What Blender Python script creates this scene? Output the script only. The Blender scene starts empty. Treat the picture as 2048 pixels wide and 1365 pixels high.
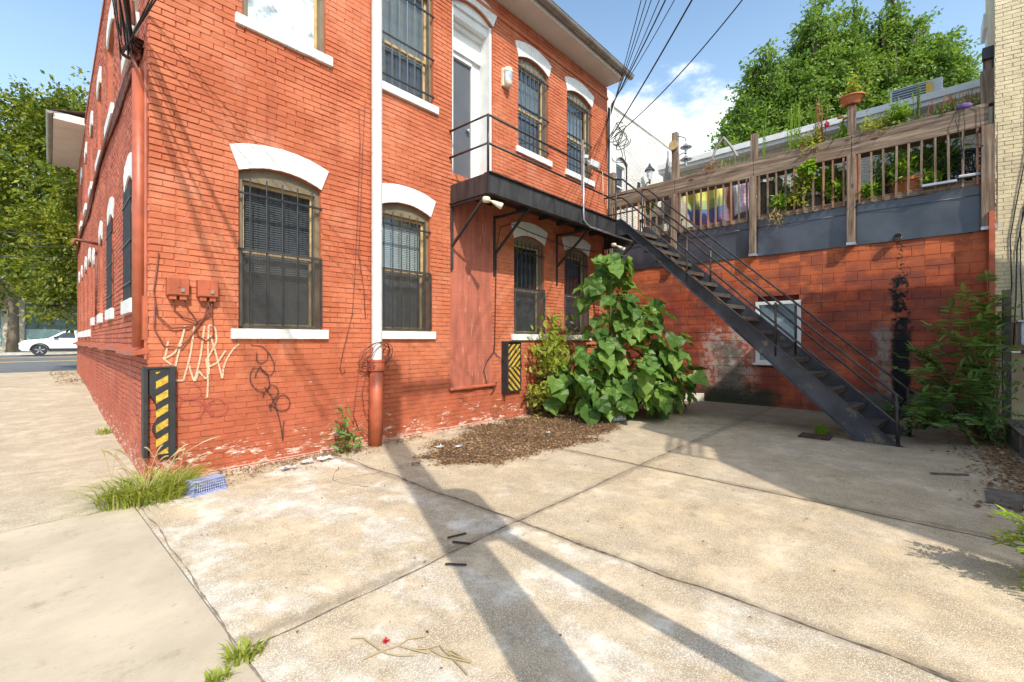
import bpy, math, random
import numpy as np
from mathutils import Vector, Matrix, noise as mnoise
random.seed(7); rng = np.random.default_rng(7)
R = math.radians
col = bpy.context.scene.collection
sc = bpy.context.scene

# ------------------------------------------------------------------ camera
EYE = 1.5
cam_d = bpy.data.cameras.new('camera'); cam = bpy.data.objects.new('camera', cam_d); col.objects.link(cam)
cam.location = (0, 0, EYE)
cam.rotation_euler = (R(90), 0, math.atan2(.6721, .7405) - R(90))
cam_d.sensor_width = 36; cam_d.lens = 16.0; cam_d.clip_start = .05; cam_d.clip_end = 900
cam_d.shift_y = -.0012
sc.camera = cam

# ------------------------------------------------------------------ sun, sky, exposure
SUN = Vector((.42, .895, -.98)).normalized()
sd = bpy.data.lights.new('sun', 'SUN'); sun = bpy.data.objects.new('sun', sd); col.objects.link(sun)
sd.energy = 2.6; sd.angle = R(.5); sd.color = (1.0, .94, .84)
sun.location = (-10, -20, 30); sun.rotation_euler = SUN.to_track_quat('-Z', 'Y').to_euler()
w = bpy.data.worlds.new('World'); sc.world = w; w.use_nodes = True
wt = w.node_tree; bg = wt.nodes['Background']; bg.inputs['Strength'].default_value = .15
sky = wt.nodes.new('ShaderNodeTexSky'); sky.sky_type = 'NISHITA'; sky.sun_disc = False
sky.sun_elevation = R(45); sky.sun_rotation = math.atan2(.42, .895) + math.pi
sky.air_density = 1.0; sky.dust_density = 2.2; sky.ozone_density = 1.6
sc.view_settings.view_transform = 'Standard'; sc.view_settings.look = 'None'
sc.view_settings.exposure = .86; sc.view_settings.gamma = 1

# ------------------------------------------------------------------ node helper
class N:
    def __init__(s, nt): s.nt = nt
    def n(s, t, **k):
        o = s.nt.nodes.new(t)
        for a, b in k.items(): setattr(o, a, b)
        return o
    def put(s, sock, v):
        if isinstance(v, bpy.types.NodeSocket): s.nt.links.new(v, sock)
        elif isinstance(v, (tuple, list)):
            sock.default_value = tuple(v) + ((1,) if len(v) == 3 and sock.type == 'RGBA' else ())
        else: sock.default_value = v
    def m(s, op, a, b=0.0, clamp=False):
        o = s.n('ShaderNodeMath', operation=op, use_clamp=clamp); s.put(o.inputs[0], a); s.put(o.inputs[1], b); return o.outputs[0]
    def mix(s, f, a, b, mode='MIX'):
        o = s.n('ShaderNodeMix', data_type='RGBA', blend_type=mode); s.put(o.inputs[0], f); s.put(o.inputs[6], a); s.put(o.inputs[7], b); return o.outputs[2]
    def pos(s): return s.n('ShaderNodeNewGeometry').outputs['Position']
    def vmul(s, v, c):
        o = s.n('ShaderNodeVectorMath', operation='MULTIPLY'); s.put(o.inputs[0], v); o.inputs[1].default_value = c; return o.outputs[0]
    def xyz(s, v):
        o = s.n('ShaderNodeSeparateXYZ'); s.put(o.inputs[0], v); return o.outputs
    def noise(s, v, sc_, det=4, rough=.55):
        o = s.n('ShaderNodeTexNoise'); s.put(o.inputs['Vector'], v); o.inputs['Scale'].default_value = sc_
        o.inputs['Detail'].default_value = det; o.inputs['Roughness'].default_value = rough; return o.outputs[0]
    def vor(s, v, sc_, out='Distance'):
        o = s.n('ShaderNodeTexVoronoi'); s.put(o.inputs['Vector'], v); o.inputs['Scale'].default_value = sc_; return o.outputs[out]
    def step(s, v, a, b):
        o = s.n('ShaderNodeMapRange', interpolation_type='SMOOTHSTEP'); s.put(o.inputs[0], v)
        o.inputs[1].default_value = a; o.inputs[2].default_value = b; return o.outputs[0]
    def ramp(s, f, stops):
        o = s.n('ShaderNodeValToRGB'); s.put(o.inputs[0], f); e = o.color_ramp.elements
        while len(e) < len(stops): e.new(.5)
        for i, (p, c) in enumerate(stops): e[i].position = p; e[i].color = tuple(c) + (1,)
        return o.outputs[0]
    def bump(s, h, st, dist=.01):
        o = s.n('ShaderNodeBump'); s.put(o.inputs['Height'], h); o.inputs['Strength'].default_value = st; o.inputs['Distance'].default_value = dist; return o.outputs[0]

# clouds are part of the sky, laid out by direction
wn = N(wt)
tc = wn.n('ShaderNodeTexCoord').outputs['Generated']
cn = wn.noise(wn.vmul(tc, (1, 1, 2.2)), 5.5, 7, .6)
def blob(d, r0, r1):
    v = Vector(d).normalized(); o = wn.n('ShaderNodeVectorMath', operation='DISTANCE'); wn.put(o.inputs[0], tc); o.inputs[1].default_value = v
    return wn.step(o.outputs[1], r1, r0)
b1 = blob((.98, .41, .34), .06, .34); bm = b1
cf = wn.m('MULTIPLY', wn.step(wn.m('ADD', cn, wn.m('MULTIPLY', bm, .30)), .62, .82), wn.step(bm, .0, .35))
hz = wn.step(wn.xyz(tc)[2], .75, .0)
base = wn.mix(wn.m('MULTIPLY', hz, .62), wn.mix(1.0, sky.outputs[0], (.92, 1.04, 1.02), 'MULTIPLY'), (3.4, 4.6, 5.9))
skyc = wn.mix(wn.m('MULTIPLY', cf, .9), base, (5.3, 5.5, 5.8))
wt.links.new(skyc, bg.inputs[0])

# ------------------------------------------------------------------ materials
MATS = {}
def newmat(name):
    m = bpy.data.materials.new(name); m.use_nodes = True; MATS[name] = m
    return m, N(m.node_tree), m.node_tree.nodes['Principled BSDF']
def plain(name, c, rough=.6, var=.25, sc_=4, bump=0, bs=60, metal=0, spec=.5, spots=None, stretch=(1, 1, 1)):
    m, q, p = newmat(name); v = q.vmul(q.pos(), stretch)
    n1 = q.step(q.noise(v, sc_, 5), .3, .7)
    dark = tuple(x * (1 - var) for x in c); lite = tuple(min(1, x * (1 + var * .5)) for x in c)
    cc = q.mix(n1, dark, lite)
    if spots: cc = q.mix(q.step(q.noise(v, spots[1], 6, .65), spots[2], spots[2] + .08), cc, spots[0])
    q.put(p.inputs['Base Color'], cc); p.inputs['Roughness'].default_value = rough; p.inputs['Metallic'].default_value = metal
    p.inputs['Specular IOR Level'].default_value = spec
    if bump: q.put(p.inputs['Normal'], q.bump(q.noise(v, bs, 3), bump, .01))
    return m
def paint_brick(name, c1, c2, low, peel=True):
    m, q, p = newmat(name); P = q.pos(); z = q.xyz(P)[2]
    f = q.step(q.noise(P, 1.3, 5, .6), .35, .68)
    g = q.noise(q.vmul(P, (1, 1, 2.5)), 9, 5, .65)
    c = q.mix(f, c1, c2)
    c = q.mix(q.m('MULTIPLY', q.step(g, .42, .75), .35), c, tuple(x * .72 for x in c1))
    lowf = q.m('MULTIPLY', q.step(q.m('ADD', z, q.m('MULTIPLY', q.noise(P, 1.7, 3), .8)), 1.9, .9), .8)
    isl = q.n('ShaderNodeNewGeometry').outputs['Random Per Island']; c = q.mix(1.0, c, q.ramp(isl, [(0, (.90, .87, .86)), (.5, (1, 1, 1)), (1, (1.05, 1.07, 1.07))]), 'MULTIPLY')
    bl = q.m('MULTIPLY', q.step(q.noise(q.vmul(P, (1, 1, .8)), 2.3, 4), .56, .72), .38)
    c = q.mix(bl, c, (.56, .26, .17))
    c = q.mix(lowf, c, q.mix(q.step(q.noise(P, 3.2, 5, .7), .35, .65), low, tuple(v * 1.35 for v in low)))
    c = q.mix(q.m('MULTIPLY', q.step(q.noise(P, 38, 3, .7), .70, .76), .8), c, (.16, .035, .022))
    grime = q.m('MULTIPLY', q.step(q.noise(q.vmul(P, (2.2, 2.2, .28)), 1.6, 7, .72), .54, .70), .42); c = q.mix(grime, c, (.25, .062, .036))
    fade = q.m('MULTIPLY', q.step(q.noise(q.vmul(P, (1, 1, 1.6)), .75, 7, .7), .53, .66), .40); c = q.mix(fade, c, (.60, .24, .13))
    if peel:
        h = q.m('ADD', q.noise(q.vmul(P, (1, 1, 3.2)), 5.5, 6, .72), q.m('MULTIPLY', q.step(z, .62, .05), .155))
        pk = q.step(h, .680, .705)
        pc = q.ramp(q.noise(P, 16, 3), [(.3, (.42, .16, .11)), (.5, (.60, .40, .32)), (.7, (.68, .60, .47))])
        c = q.mix(pk, c, pc)
    q.put(p.inputs['Base Color'], c); p.inputs['Roughness'].default_value = .78; p.inputs['Specular IOR Level'].default_value = .18
    hgt = q.m('ADD', q.noise(P, 55, 4, .6), q.m('MULTIPLY', q.noise(P, 14, 3), 1.4))
    q.put(p.inputs['Normal'], q.bump(hgt, .55, .006))
    return m
paint_brick('red_paint', (.45, .126, .060), (.56, .182, .094), (.32, .082, .042))
paint_brick('red_paint_alley', (.41, .118, .072), (.50, .15, .092), (.37, .10, .062))
plain('red_metal', (.41, .10, .046), .45, .2, 6)
plain('panel_paint', (.42, .125, .078), .55, .25, 3, .3, 40, stretch=(3, 3, .5), spots=((.55, .24, .18), 5, .60))
plain('mortar_pink', (.50, .22, .16), .8, .2, 8)
plain('white_paint', (.73, .72, .69), .6, .10, 7, .5, 30, spots=((.42, .38, .32), 17, .64))
plain('white_trim', (.70, .70, .68), .5, .1, 5)
plain('white_pipe', (.70, .68, .67), .4, .12, 5, spots=((.50, .44, .38), 8, .62))
plain('soffit_paint', (.62, .56, .49), .6, .08, 2)
plain('tan_wood', (.19, .15, .095), .5, .2, 7)
plain('sash_wood', (.52, .36, .17), .5, .3, 9)
plain('black_iron', (.028, .029, .032), .42, .3, 8, .2, 60)
plain('iron_rust', (.055, .053, .055), .40, .45, 2.2, .25, 30, metal=.25, stretch=(4, 4, .7), spots=((.16, .10, .06), 6, .66))
plain('stringer_paint', (.055, .060, .072), .38, .5, 2.4, .25, 30, metal=.2, spots=((.16, .12, .08), 4.2, .585))
plain('tread_iron', (.085, .068, .055), .6, .4, 5)
plain('rail_iron', (.055, .045, .042), .42, .5, 9, metal=.3)
plain('gutter_metal', (.30, .26, .22), .35, .25, 3, metal=.35)
plain('door_grey', (.095, .10, .115), .45, .1, 3)
plain('blind_pale', (.50, .55, .55), .6, .05, 3)
plain('blind_grey', (.20, .21, .22), .6, .1, 3)
plain('blind_dark', (.10, .105, .115), .6, .1, 3)
plain('mesh_metal', (.11, .10, .09), .45, .3, 8, metal=.5)
plain('mesh_dark', (.07, .07, .075), .5, .3, 8)
plain('interior_shade', (.02, .02, .022), .9, .3, 2)  # near black, paints the shade of unlit interiors behind openings
plain('sheet_metal', (.060, .065, .082), .30, .45, 1.6, .6, 2.4, spec=.7)
plain('cream_paint', (.62, .55, .42), .6, .08, 4)
plain('white_far', (.66, .64, .60), .7, .06, 3, .4, 30)
plain('cream_brick', (.62, .57, .46), .7, .08, 3, .4, 30)
plain('beige_brick', (.62, .52, .33), .7, .14, 4, .6, 40)
plain('concrete_plain', (.40, .38, .34), .85, .2, 3, .4, 60)
plain('concrete_pale', (.55, .50, .42), .85, .2, 4, .4, 60)
plain('asphalt', (.15, .15, .155), .85, .2, 2, .4, 80)
plain('yellow_line', (.65, .42, .06), .7, .2, 6)
plain('yellow_tape', (.58, .36, .04), .6, .45, 25, spots=((.10, .08, .05), 45, .64))
plain('rubber', (.025, .025, .028), .6, .3, 8)
plain('terracotta', (.52, .17, .065), .75, .2, 9)
plain('crate_blue', (.34, .38, .62), .5, .15, 9)
plain('litter_white', (.72, .73, .76), .6, .2, 20)
plain('cable_black', (.018, .018, .02), .5, .2, 4)
plain('cable_red', (.20, .055, .035), .55, .5, 8)
plain('graffiti_cream', (.66, .56, .38), .6, .1, 9)
plain('graffiti_black', (.045, .03, .03), .5, .3, 9)
plain('graffiti_pink', (.42, .065, .065), .6, .25, 9)
plain('metal_galv', (.45, .46, .48), .35, .2, 9, metal=.6)
plain('lamp_cream', (.72, .66, .50), .4, .1, 9)
plain('ac_body', (.50, .51, .50), .5, .1, 9)
plain('ac_dark', (.07, .08, .10), .5, .2, 9)
plain('car_white', (.82, .82, .82), .25, .02, 3)
plain('car_black', (.03, .03, .033), .5, .2, 6)
plain('stucco_far', (.50, .43, .31), .8, .2, 1.5)
plain('soil', (.075, .045, .025), .95, .4, 9, .6, 40)
plain('white_slate', (.72, .74, .78), .5, .1, 9)
plain('timber_old', (.15, .125, .10), .85, .4, 3, .6, 20, stretch=(3, 3, 3))
plain('trunk_bark', (.16, .125, .09), .9, .35, 4, .7, 14, stretch=(1, 1, .3))
plain('grey_siding', (.30, .28, .26), .6, .15, 3)
plain('red_flower', (.65, .03, .05), .6, .2, 9)
plain('orange_flower', (.80, .38, .03), .6, .2, 9)
plain('purple_cloth', (.16, .08, .28), .7, .2, 9)
def wood(name, axis, c=(.20, .145, .10), d=(.075, .048, .032)):
    m, q, p = newmat(name)
    st = [14, 14, 14]; st['xyz'.index(axis)] = .7
    P = q.vmul(q.pos(), tuple(st)); g = q.noise(P, 1.6, 7, .68)
    g2 = q.noise(q.vmul(q.pos(), (1.5, 1.5, 1.5)), 1.8, 3)
    c1 = q.ramp(g, [(.36, d), (.5, c), (.62, tuple(min(1, x * 1.75) for x in c))])
    c1 = q.mix(q.step(g2, .45, .7), c1, q.mix(.45, c1, (.16, .072, .036)))
    # knots
    k = q.vor(q.vmul(q.pos(), tuple(1.0 if 'xyz'[i] == axis else 2.6 for i in range(3))), 1.1)
    c1 = q.mix(q.step(k, .10, .05), c1, (.05, .028, .018))
    q.put(p.inputs['Base Color'], c1); p.inputs['Roughness'].default_value = .8
    q.put(p.inputs['Normal'], q.bump(g, .6, .006)); return m
wood('wood_long', 'y'); wood('wood_up', 'z'); wood('wood_red', 'z', (.30, .15, .09), (.15, .06, .035)); wood('wood_grey', 'x', (.24, .21, .18), (.12, .10, .085))

def concrete(name, c, pebbles=True, white=.5):
    m, q, p = newmat(name); P = q.pos(); x, y, z = q.xyz(P)
    big = q.noise(P, .9, 6, .62); mid = q.noise(P, 5.5, 6, .7)
    cc = q.mix(q.step(big, .33, .68), tuple(v * .74 for v in c), c)
    if name == 'aggregate':      # every poured slab has its own tone
        t1 = q.step(x, 2.79, 2.81); t2 = q.step(x, 5.0, 5.1); t3 = q.step(y, 2.49, 2.51)
        tone = q.mix(t1, q.mix(t3, (1.10, 1.09, 1.09), (1.0, .98, .94)), q.mix(t2, q.mix(t3, (1.04, .99, .90), (.93, .90, .84)), q.mix(t3, (.96, .92, .85), (.86, .83, .78))))
        cc = q.mix(1.0, cc, tone, 'MULTIPLY')
        # bleached, worn patches on the near left slab
        wp = q.m('MULTIPLY', q.step(q.noise(q.vmul(P, (1.4, .8, 1)), 1.3, 7, .70), .46, .58), q.m('SUBTRACT', 1.0, q.m('MULTIPLY', t1, .75)))
        cc = q.mix(q.m('MULTIPLY', wp, .85), cc, (.86, .81, .73))
    cc = q.mix(q.m('MULTIPLY', q.step(mid, .50, .72), white * .7), cc, (.70, .64, .53))
    st = q.step(q.noise(P, 2.1, 7, .75), .55, .70); cc = q.mix(q.m('MULTIPLY', st, .50), cc, (.24, .19, .13))
    dk = q.step(q.noise(q.vmul(P, (1, .55, 1)), 1.05, 8, .72), .58, .66); cc = q.mix(q.m('MULTIPLY', dk, .42), cc, (.15, .125, .095))
    sp = q.step(q.noise(P, 17, 6, .75), .60, .68); cc = q.mix(q.m('MULTIPLY', sp, .45), cc, (.20, .15, .10))
    if pebbles:
        pv = q.xyz(q.vor(P, 150, 'Color'))[0]; vd = q.vor(P, 150)
        pc = q.ramp(pv, [(.0, (.10, .075, .05)), (.2, (.34, .22, .12)), (.42, (.62, .49, .33)), (.80, (.76, .64, .47)), (1, (.86, .80, .70))])
        f = q.m('MULTIPLY', q.step(q.noise(P, 3.1, 5, .7), .26, .60), .72)
        cc = q.mix(f, cc, q.mix(1.0, q.mix(q.step(vd, .30, .55), pc, (.30, .24, .17)), q.mix(.5, (1, 1, 1), q.mix(st, (1.1, 1.1, 1.1), (.7, .7, .7))), 'MULTIPLY'))
        f2 = q.step(q.noise(P, 85, 3, .7), .58, .66); cc = q.mix(q.m('MULTIPLY', f2, .42), cc, (.14, .10, .07))
        h = q.m('SUBTRACT', q.m('MULTIPLY', mid, .6), q.m('MULTIPLY', vd, 1.0))
        q.put(p.inputs['Normal'], q.bump(h, .55, .004))
    else:
        br = q.noise(q.vmul(P, (6, 130, 1)), 1.5, 4)
        cc = q.mix(q.m('MULTIPLY', q.step(q.noise(P, 60, 3, .7), .60, .7), .35), cc, (.33, .27, .2))
        cc = q.mix(q.m('MULTIPLY', q.step(br, .45, .7), .18), cc, (.36, .30, .22))
        q.put(p.inputs['Normal'], q.bump(br, .7, .004))
    jn = q.m('MULTIPLY', q.m('SUBTRACT', q.noise(P, 7, 5, .7), .5), .22)
    if name == 'aggregate':
        for ax, c0 in ((x, 2.81), (y, 2.50), (x, 5.05)):
            dd = q.m('ABSOLUTE', q.m('ADD', q.m('SUBTRACT', ax, c0), jn)); cc = q.mix(q.m('MULTIPLY', q.step(dd, .085, .0), .5), cc, (.20, .155, .105))
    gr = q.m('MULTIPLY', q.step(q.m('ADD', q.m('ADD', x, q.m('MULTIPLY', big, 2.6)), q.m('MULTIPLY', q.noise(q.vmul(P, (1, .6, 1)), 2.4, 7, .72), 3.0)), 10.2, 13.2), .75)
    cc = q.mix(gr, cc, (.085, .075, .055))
    q.put(p.inputs['Base Color'], cc); p.inputs['Roughness'].default_value = .9; p.inputs['Specular IOR Level'].default_value = .2
concrete('aggregate', (.72, .59, .42)); concrete('slab', (.59, .495, .37), False, .2); concrete('alley_mix', (.68, .58, .43), True, .6)

def block_paint():
    m, q, p = newmat('block_paint'); P = q.pos(); x, y, z = q.xyz(P)
    f = q.noise(P, 1.6, 6, .65)
    c = q.ramp(f, [(.28, (.17, .034, .020)), (.42, (.31, .058, .027)), (.54, (.49, .105, .038)), (.68, (.64, .17, .060))])
    bl = q.step(q.noise(q.vmul(P, (1, 2.2, 4.2)), 1.1, 2), .40, .66)
    c = q.mix(q.m('MULTIPLY', bl, .72), c, (.17, .045, .032))
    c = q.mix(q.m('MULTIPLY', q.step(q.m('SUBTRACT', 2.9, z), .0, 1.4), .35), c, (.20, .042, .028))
    up = q.step(z, 2.4, 3.3); c = q.mix(q.m('MULTIPLY', up, .62), c, (.68, .18, .06))  # sunlit top of the wall put into the colour as brighter orange
    bp = q.vmul(P, (0, 2.5, 5.0)); fx = q.n('ShaderNodeVectorMath', operation='FLOOR'); q.put(fx.inputs[0], bp); wnz = q.n('ShaderNodeTexWhiteNoise'); q.put(wnz.inputs[0], fx.outputs[0])
    c = q.mix(q.m('MULTIPLY', q.step(q.m('ADD', q.m('MULTIPLY', wnz.outputs[0], .45), q.m('MULTIPLY', q.noise(P, 4, 6, .75), 1.3)), .80, 1.05), .6), c, (.19, .055, .038))
    c = q.mix(q.m('MULTIPLY', q.step(q.noise(q.vmul(P, (1, 1, .5)), 5, 7, .75), .58, .68), .4), c, (.36, .19, .15))
    n = q.noise(P, 5.5, 6, .75); nb = q.noise(P, 2.4, 5, .7)
    def band(yc, wd, z0, z1, soft=.14, amp=.5):
        dy = q.m('ABSOLUTE', q.m('SUBTRACT', q.m('ADD', y, q.m('MULTIPLY', q.m('SUBTRACT', nb, .5), amp)), yc))
        a = q.step(dy, wd + soft, wd - soft * .3); b = q.step(q.m('ADD', z, q.m('MULTIPLY', q.m('SUBTRACT', n, .5), 1.1)), z1 + .15, z1 - .15)
        cc = q.step(z, z0 - .1, z0 + .1); return q.m('MULTIPLY', a, q.m('MULTIPLY', b, cc))
    wh = q.m('MULTIPLY', band(3.45, .42, -1, 1.75, .35), q.step(q.noise(P, 7, 6, .75), .42, .58))
    c = q.mix(q.m('MULTIPLY', wh, .8), c, (.50, .42, .38))
    gy = q.m('MULTIPLY', band(3.45, .20, -1, 1.45, .25), q.step(n, .35, .55)); c = q.mix(gy, c, (.13, .13, .105))
    c = q.mix(q.m('MULTIPLY', band(3.3, .75, -1, .38, .3), .95), c, (.035, .038, .022))
    g2 = q.m('MULTIPLY', band(.60, .09, .1, 1.75, .09, .75), q.step(n, .38, .55)); c = q.mix(q.m('MULTIPLY', g2, .85), c, (.27, .24, .205))
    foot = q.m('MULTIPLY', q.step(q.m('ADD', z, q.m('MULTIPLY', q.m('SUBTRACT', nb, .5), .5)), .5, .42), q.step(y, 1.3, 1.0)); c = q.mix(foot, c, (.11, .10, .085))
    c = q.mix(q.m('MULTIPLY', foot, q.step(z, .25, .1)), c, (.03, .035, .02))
    k = q.m('MAXIMUM', band(.34, .115, -.2, 1.72, .05, .2), q.m('MULTIPLY', band(.36, .09, 1.6, 2.75, .06, .5), q.step(q.noise(P, 8, 6, .7), .44, .50)))
    k = q.m('MAXIMUM', k, q.m('MULTIPLY', band(.36, .03, 2.5, 3.35, .04, .2), q.step(q.noise(P, 20, 5, .7), .5, .56)))
    c = q.mix(k, c, (.006, .006, .006))
    q.put(p.inputs['Base Color'], c); p.inputs['Roughness'].default_value = .7; p.inputs['Specular IOR Level'].default_value = .3
    q.put(p.inputs['Normal'], q.bump(q.noise(P, 50, 4, .6), .5, .006))
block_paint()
def hazard_tape():
    pass
def glass(name, tint=(.04, .05, .06), f=.75, rough=.02):
    m, q, p = newmat(name); nt = m.node_tree; nt.nodes.remove(p)
    tr = q.n('ShaderNodeBsdfTransparent'); tr.inputs[0].default_value = (.78, .82, .84, 1)
    gl = q.n('ShaderNodeBsdfGlossy'); gl.inputs['Roughness'].default_value = rough
    q.put(gl.inputs['Normal'], q.bump(q.noise(q.pos(), 2.5, 2), .12, .01))
    lw = q.n('ShaderNodeLayerWeight'); lw.inputs[0].default_value = .5; fc = q.m('POWER', lw.outputs['Facing'], 3.0)
    mx = q.n('ShaderNodeMixShader'); nt.links.new(q.m('ADD', q.m('MULTIPLY', fc, .8), f * .12, True), mx.inputs[0])
    nt.links.new(tr.outputs[0], mx.inputs[1]); nt.links.new(gl.outputs[0], mx.inputs[2])
    nt.links.new(mx.outputs[0], nt.nodes['Material Output'].inputs[0])
glass('glass'); 
plain('frosted', (.30, .36, .40), .3, .35, 9, spots=((.60, .63, .65), 2.2, .44))
plain('teal_glass', (.16, .22, .20), .12, .2, 2, spec=.8)
plain('teal_film', (.42, .58, .52), .3, .1, 2)
plain('dark_glass', (.02, .024, .028), .08, .3, 2, spec=.8)
def leafmat(name, stops, trans=.35, rough=.45):
    m, q, p = newmat(name); nt = m.node_tree
    g = q.n('ShaderNodeNewGeometry').outputs['Random Per Island']
    big = q.noise(q.pos(), .8, 3)
    c = q.ramp(q.m('ADD', q.m('MULTIPLY', g, .65), q.m('MULTIPLY', q.step(big, .3, .7), .35)), stops)
    q.put(p.inputs['Base Color'], c); p.inputs['Roughness'].default_value = rough; p.inputs['Specular IOR Level'].default_value = .35
    tl = q.n('ShaderNodeBsdfTranslucent'); q.put(tl.inputs[0], q.mix(1.0, c, (1.5, 1.5, .7), 'MULTIPLY'))
    mx = q.n('ShaderNodeMixShader'); mx.inputs[0].default_value = trans
    nt.links.new(p.outputs[0], mx.inputs[1]); nt.links.new(tl.outputs[0], mx.inputs[2]); nt.links.new(mx.outputs[0], nt.nodes['Material Output'].inputs[0])
leafmat('leaf_big', [(0, (.045, .105, .018)), (.45, (.105, .20, .034)), (.85, (.20, .31, .06)), (1, (.36, .40, .07))], .34)
leafmat('leaf_maple', [(0, (.055, .115, .022)), (.5, (.15, .245, .045)), (1, (.30, .38, .09))], .40)
leafmat('leaf_zelkova', [(0, (.035, .065, .008)), (.5, (.13, .17, .016)), (1, (.38, .37, .04))], .40)
leafmat('leaf_shrub', [(0, (.06, .12, .03)), (.5, (.12, .21, .05)), (1, (.20, .30, .07))], .3)
leafmat('leaf_vine', [(0, (.14, .19, .025)), (.5, (.30, .36, .05)), (1, (.50, .46, .10))], .4)
leafmat('leaf_bright', [(0, (.10, .20, .02)), (.5, (.20, .34, .03)), (1, (.38, .48, .06))], .4)
leafmat('leaf_rust', [(0, (.20, .08, .03)), (.5, (.32, .15, .06)), (1, (.45, .25, .12))], .3)
leafmat('grass_blade', [(0, (.15, .20, .03)), (.5, (.33, .38, .06)), (1, (.60, .55, .22))], .4)
leafmat('dead_leaf', [(0, (.07, .038, .018)), (.3, (.19, .105, .05)), (.7, (.33, .20, .10)), (1, (.56, .40, .24))], .1, .7)
leafmat('dry_twig', [(0, (.35, .26, .13)), (1, (.55, .43, .24))], .1, .7)

# ------------------------------------------------------------------ object helpers
WLOC = {}
def tag(o, label=None, cat=None, group=None, kind=None):
    if label: o['label'] = label
    if cat: o['category'] = cat
    if group: o['group'] = group
    if kind: o['kind'] = kind
    return o
def thing(name, label, cat, loc=(0, 0, 0), group=None):
    o = bpy.data.objects.new(name, None); o.empty_display_size = .1; col.objects.link(o); o.location = loc
    WLOC[o.name] = Vector(loc); return tag(o, label, cat, group)
class Fr:
    def __init__(s, o=(0, 0, 0), ex=(1, 0), ey=(0, 1)): s.o = o; s.ex = ex; s.ey = ey
    def __call__(s, p):
        return (s.o[0] + s.ex[0] * p[0] + s.ey[0] * p[1], s.o[1] + s.ex[1] * p[0] + s.ey[1] * p[1], s.o[2] + p[2])
W0 = Fr()
class MB:
    def __init__(s, fr=W0): s.v = []; s.f = []; s.fr = fr
    def add(s, vs, fs):
        b = len(s.v); s.v += [s.fr(p) for p in vs]; s.f += [tuple(i + b for i in f) for f in fs]; return s
    def box(s, a, b):
        x0, y0, z0 = a; x1, y1, z1 = b
        return s.add([(x0, y0, z0), (x1, y0, z0), (x1, y1, z0), (x0, y1, z0), (x0, y0, z1), (x1, y0, z1), (x1, y1, z1), (x0, y1, z1)],
              [(3, 2, 1, 0), (4, 5, 6, 7), (0, 1, 5, 4), (1, 2, 6, 5), (2, 3, 7, 6), (3, 0, 4, 7)])
    def quad(s, *p): return s.add(list(p), [tuple(range(len(p)))])
    def beam(s, p, q, wd, h, up=(0, 0, 1)):
        p = Vector(p); q = Vector(q); d = (q - p).normalized(); upv = Vector(up)
        if abs(d.dot(upv)) > .98: upv = Vector((1, 0, 0))
        sd_ = d.cross(upv).normalized() * wd / 2; u = sd_.cross(d).normalized() * h / 2
        vs = [p - sd_ - u, p + sd_ - u, p + sd_ + u, p - sd_ + u, q - sd_ - u, q + sd_ - u, q + sd_ + u, q - sd_ + u]
        return s.add([tuple(v) for v in vs], [(0, 1, 2, 3), (7, 6, 5, 4), (0, 4, 5, 1), (1, 5, 6, 2), (2, 6, 7, 3), (3, 7, 4, 0)])
    def tube(s, pts, r, n=8, cap=True):
        pts = [Vector(p) for p in pts]; m = len(pts); rs = r if isinstance(r, (list, tuple)) else [r] * m
        vs = []; prev = None
        for i, p in enumerate(pts):
            d = (pts[min(i + 1, m - 1)] - pts[max(i - 1, 0)]).normalized()
            if prev is None:
                a = d.cross(Vector((0, 0, 1)) if abs(d.z) < .9 else Vector((1, 0, 0))).normalized()
            else: a = (prev - d * prev.dot(d)).normalized()
            prev = a; b = d.cross(a)
            for k in range(n):
                t = 2 * math.pi * k / n; vs.append(tuple(p + (a * math.cos(t) + b * math.sin(t)) * rs[i]))
        fs = [(i * n + k, i * n + (k + 1) % n, (i + 1) * n + (k + 1) % n, (i + 1) * n + k) for i in range(m - 1) for k in range(n)]
        if cap: fs += [tuple(range(n - 1, -1, -1)), tuple((m - 1) * n + k for k in range(n))]
        return s.add(vs, fs)
    def lathe(s, prof, c, n=20):
        vs = [(c[0] + r * math.cos(2 * math.pi * k / n), c[1] + r * math.sin(2 * math.pi * k / n), c[2] + z) for r, z in prof for k in range(n)]
        fs = [(i * n + k, i * n + (k + 1) % n, (i + 1) * n + (k + 1) % n, (i + 1) * n + k) for i in range(len(prof) - 1) for k in range(n)]
        return s.add(vs, fs)
    def prism(s, poly, y0, y1):           # polygon in (x,z), extruded over y
        n = len(poly)
        vs = [(x, y0, z) for x, z in poly] + [(x, y1, z) for x, z in poly]
        return s.add(vs, [tuple(range(n)), tuple(range(2 * n - 1, n - 1, -1))] + [(i, n + i, n + (i + 1) % n, (i + 1) % n) for i in range(n)])
    def build(s, name, mt, parent=None, smooth=False, bevel=0, loc=None):
        v = np.array(s.v, dtype=float)
        if parent is not None: o0 = WLOC[parent.name]
        elif loc is not None: o0 = Vector(loc)
        else: o0 = Vector(((v[:, 0].min() + v[:, 0].max()) / 2, (v[:, 1].min() + v[:, 1].max()) / 2, v[:, 2].min()))
        me = bpy.data.meshes.new(name); me.from_pydata((v - np.array(o0)).tolist(), [], s.f); me.update()
        me.materials.append(MATS[mt])
        if smooth: me.polygons.foreach_set('use_smooth', [True] * len(me.polygons))
        ob = bpy.data.objects.new(name, me); col.objects.link(ob)
        if parent is not None: ob.parent = parent
        else: ob.location = o0
        WLOC[ob.name] = o0
        if bevel:
            b = ob.modifiers.new('bevel', 'BEVEL'); b.width = bevel; b.segments = 2; b.limit_method = 'ANGLE'
        return ob
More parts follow.
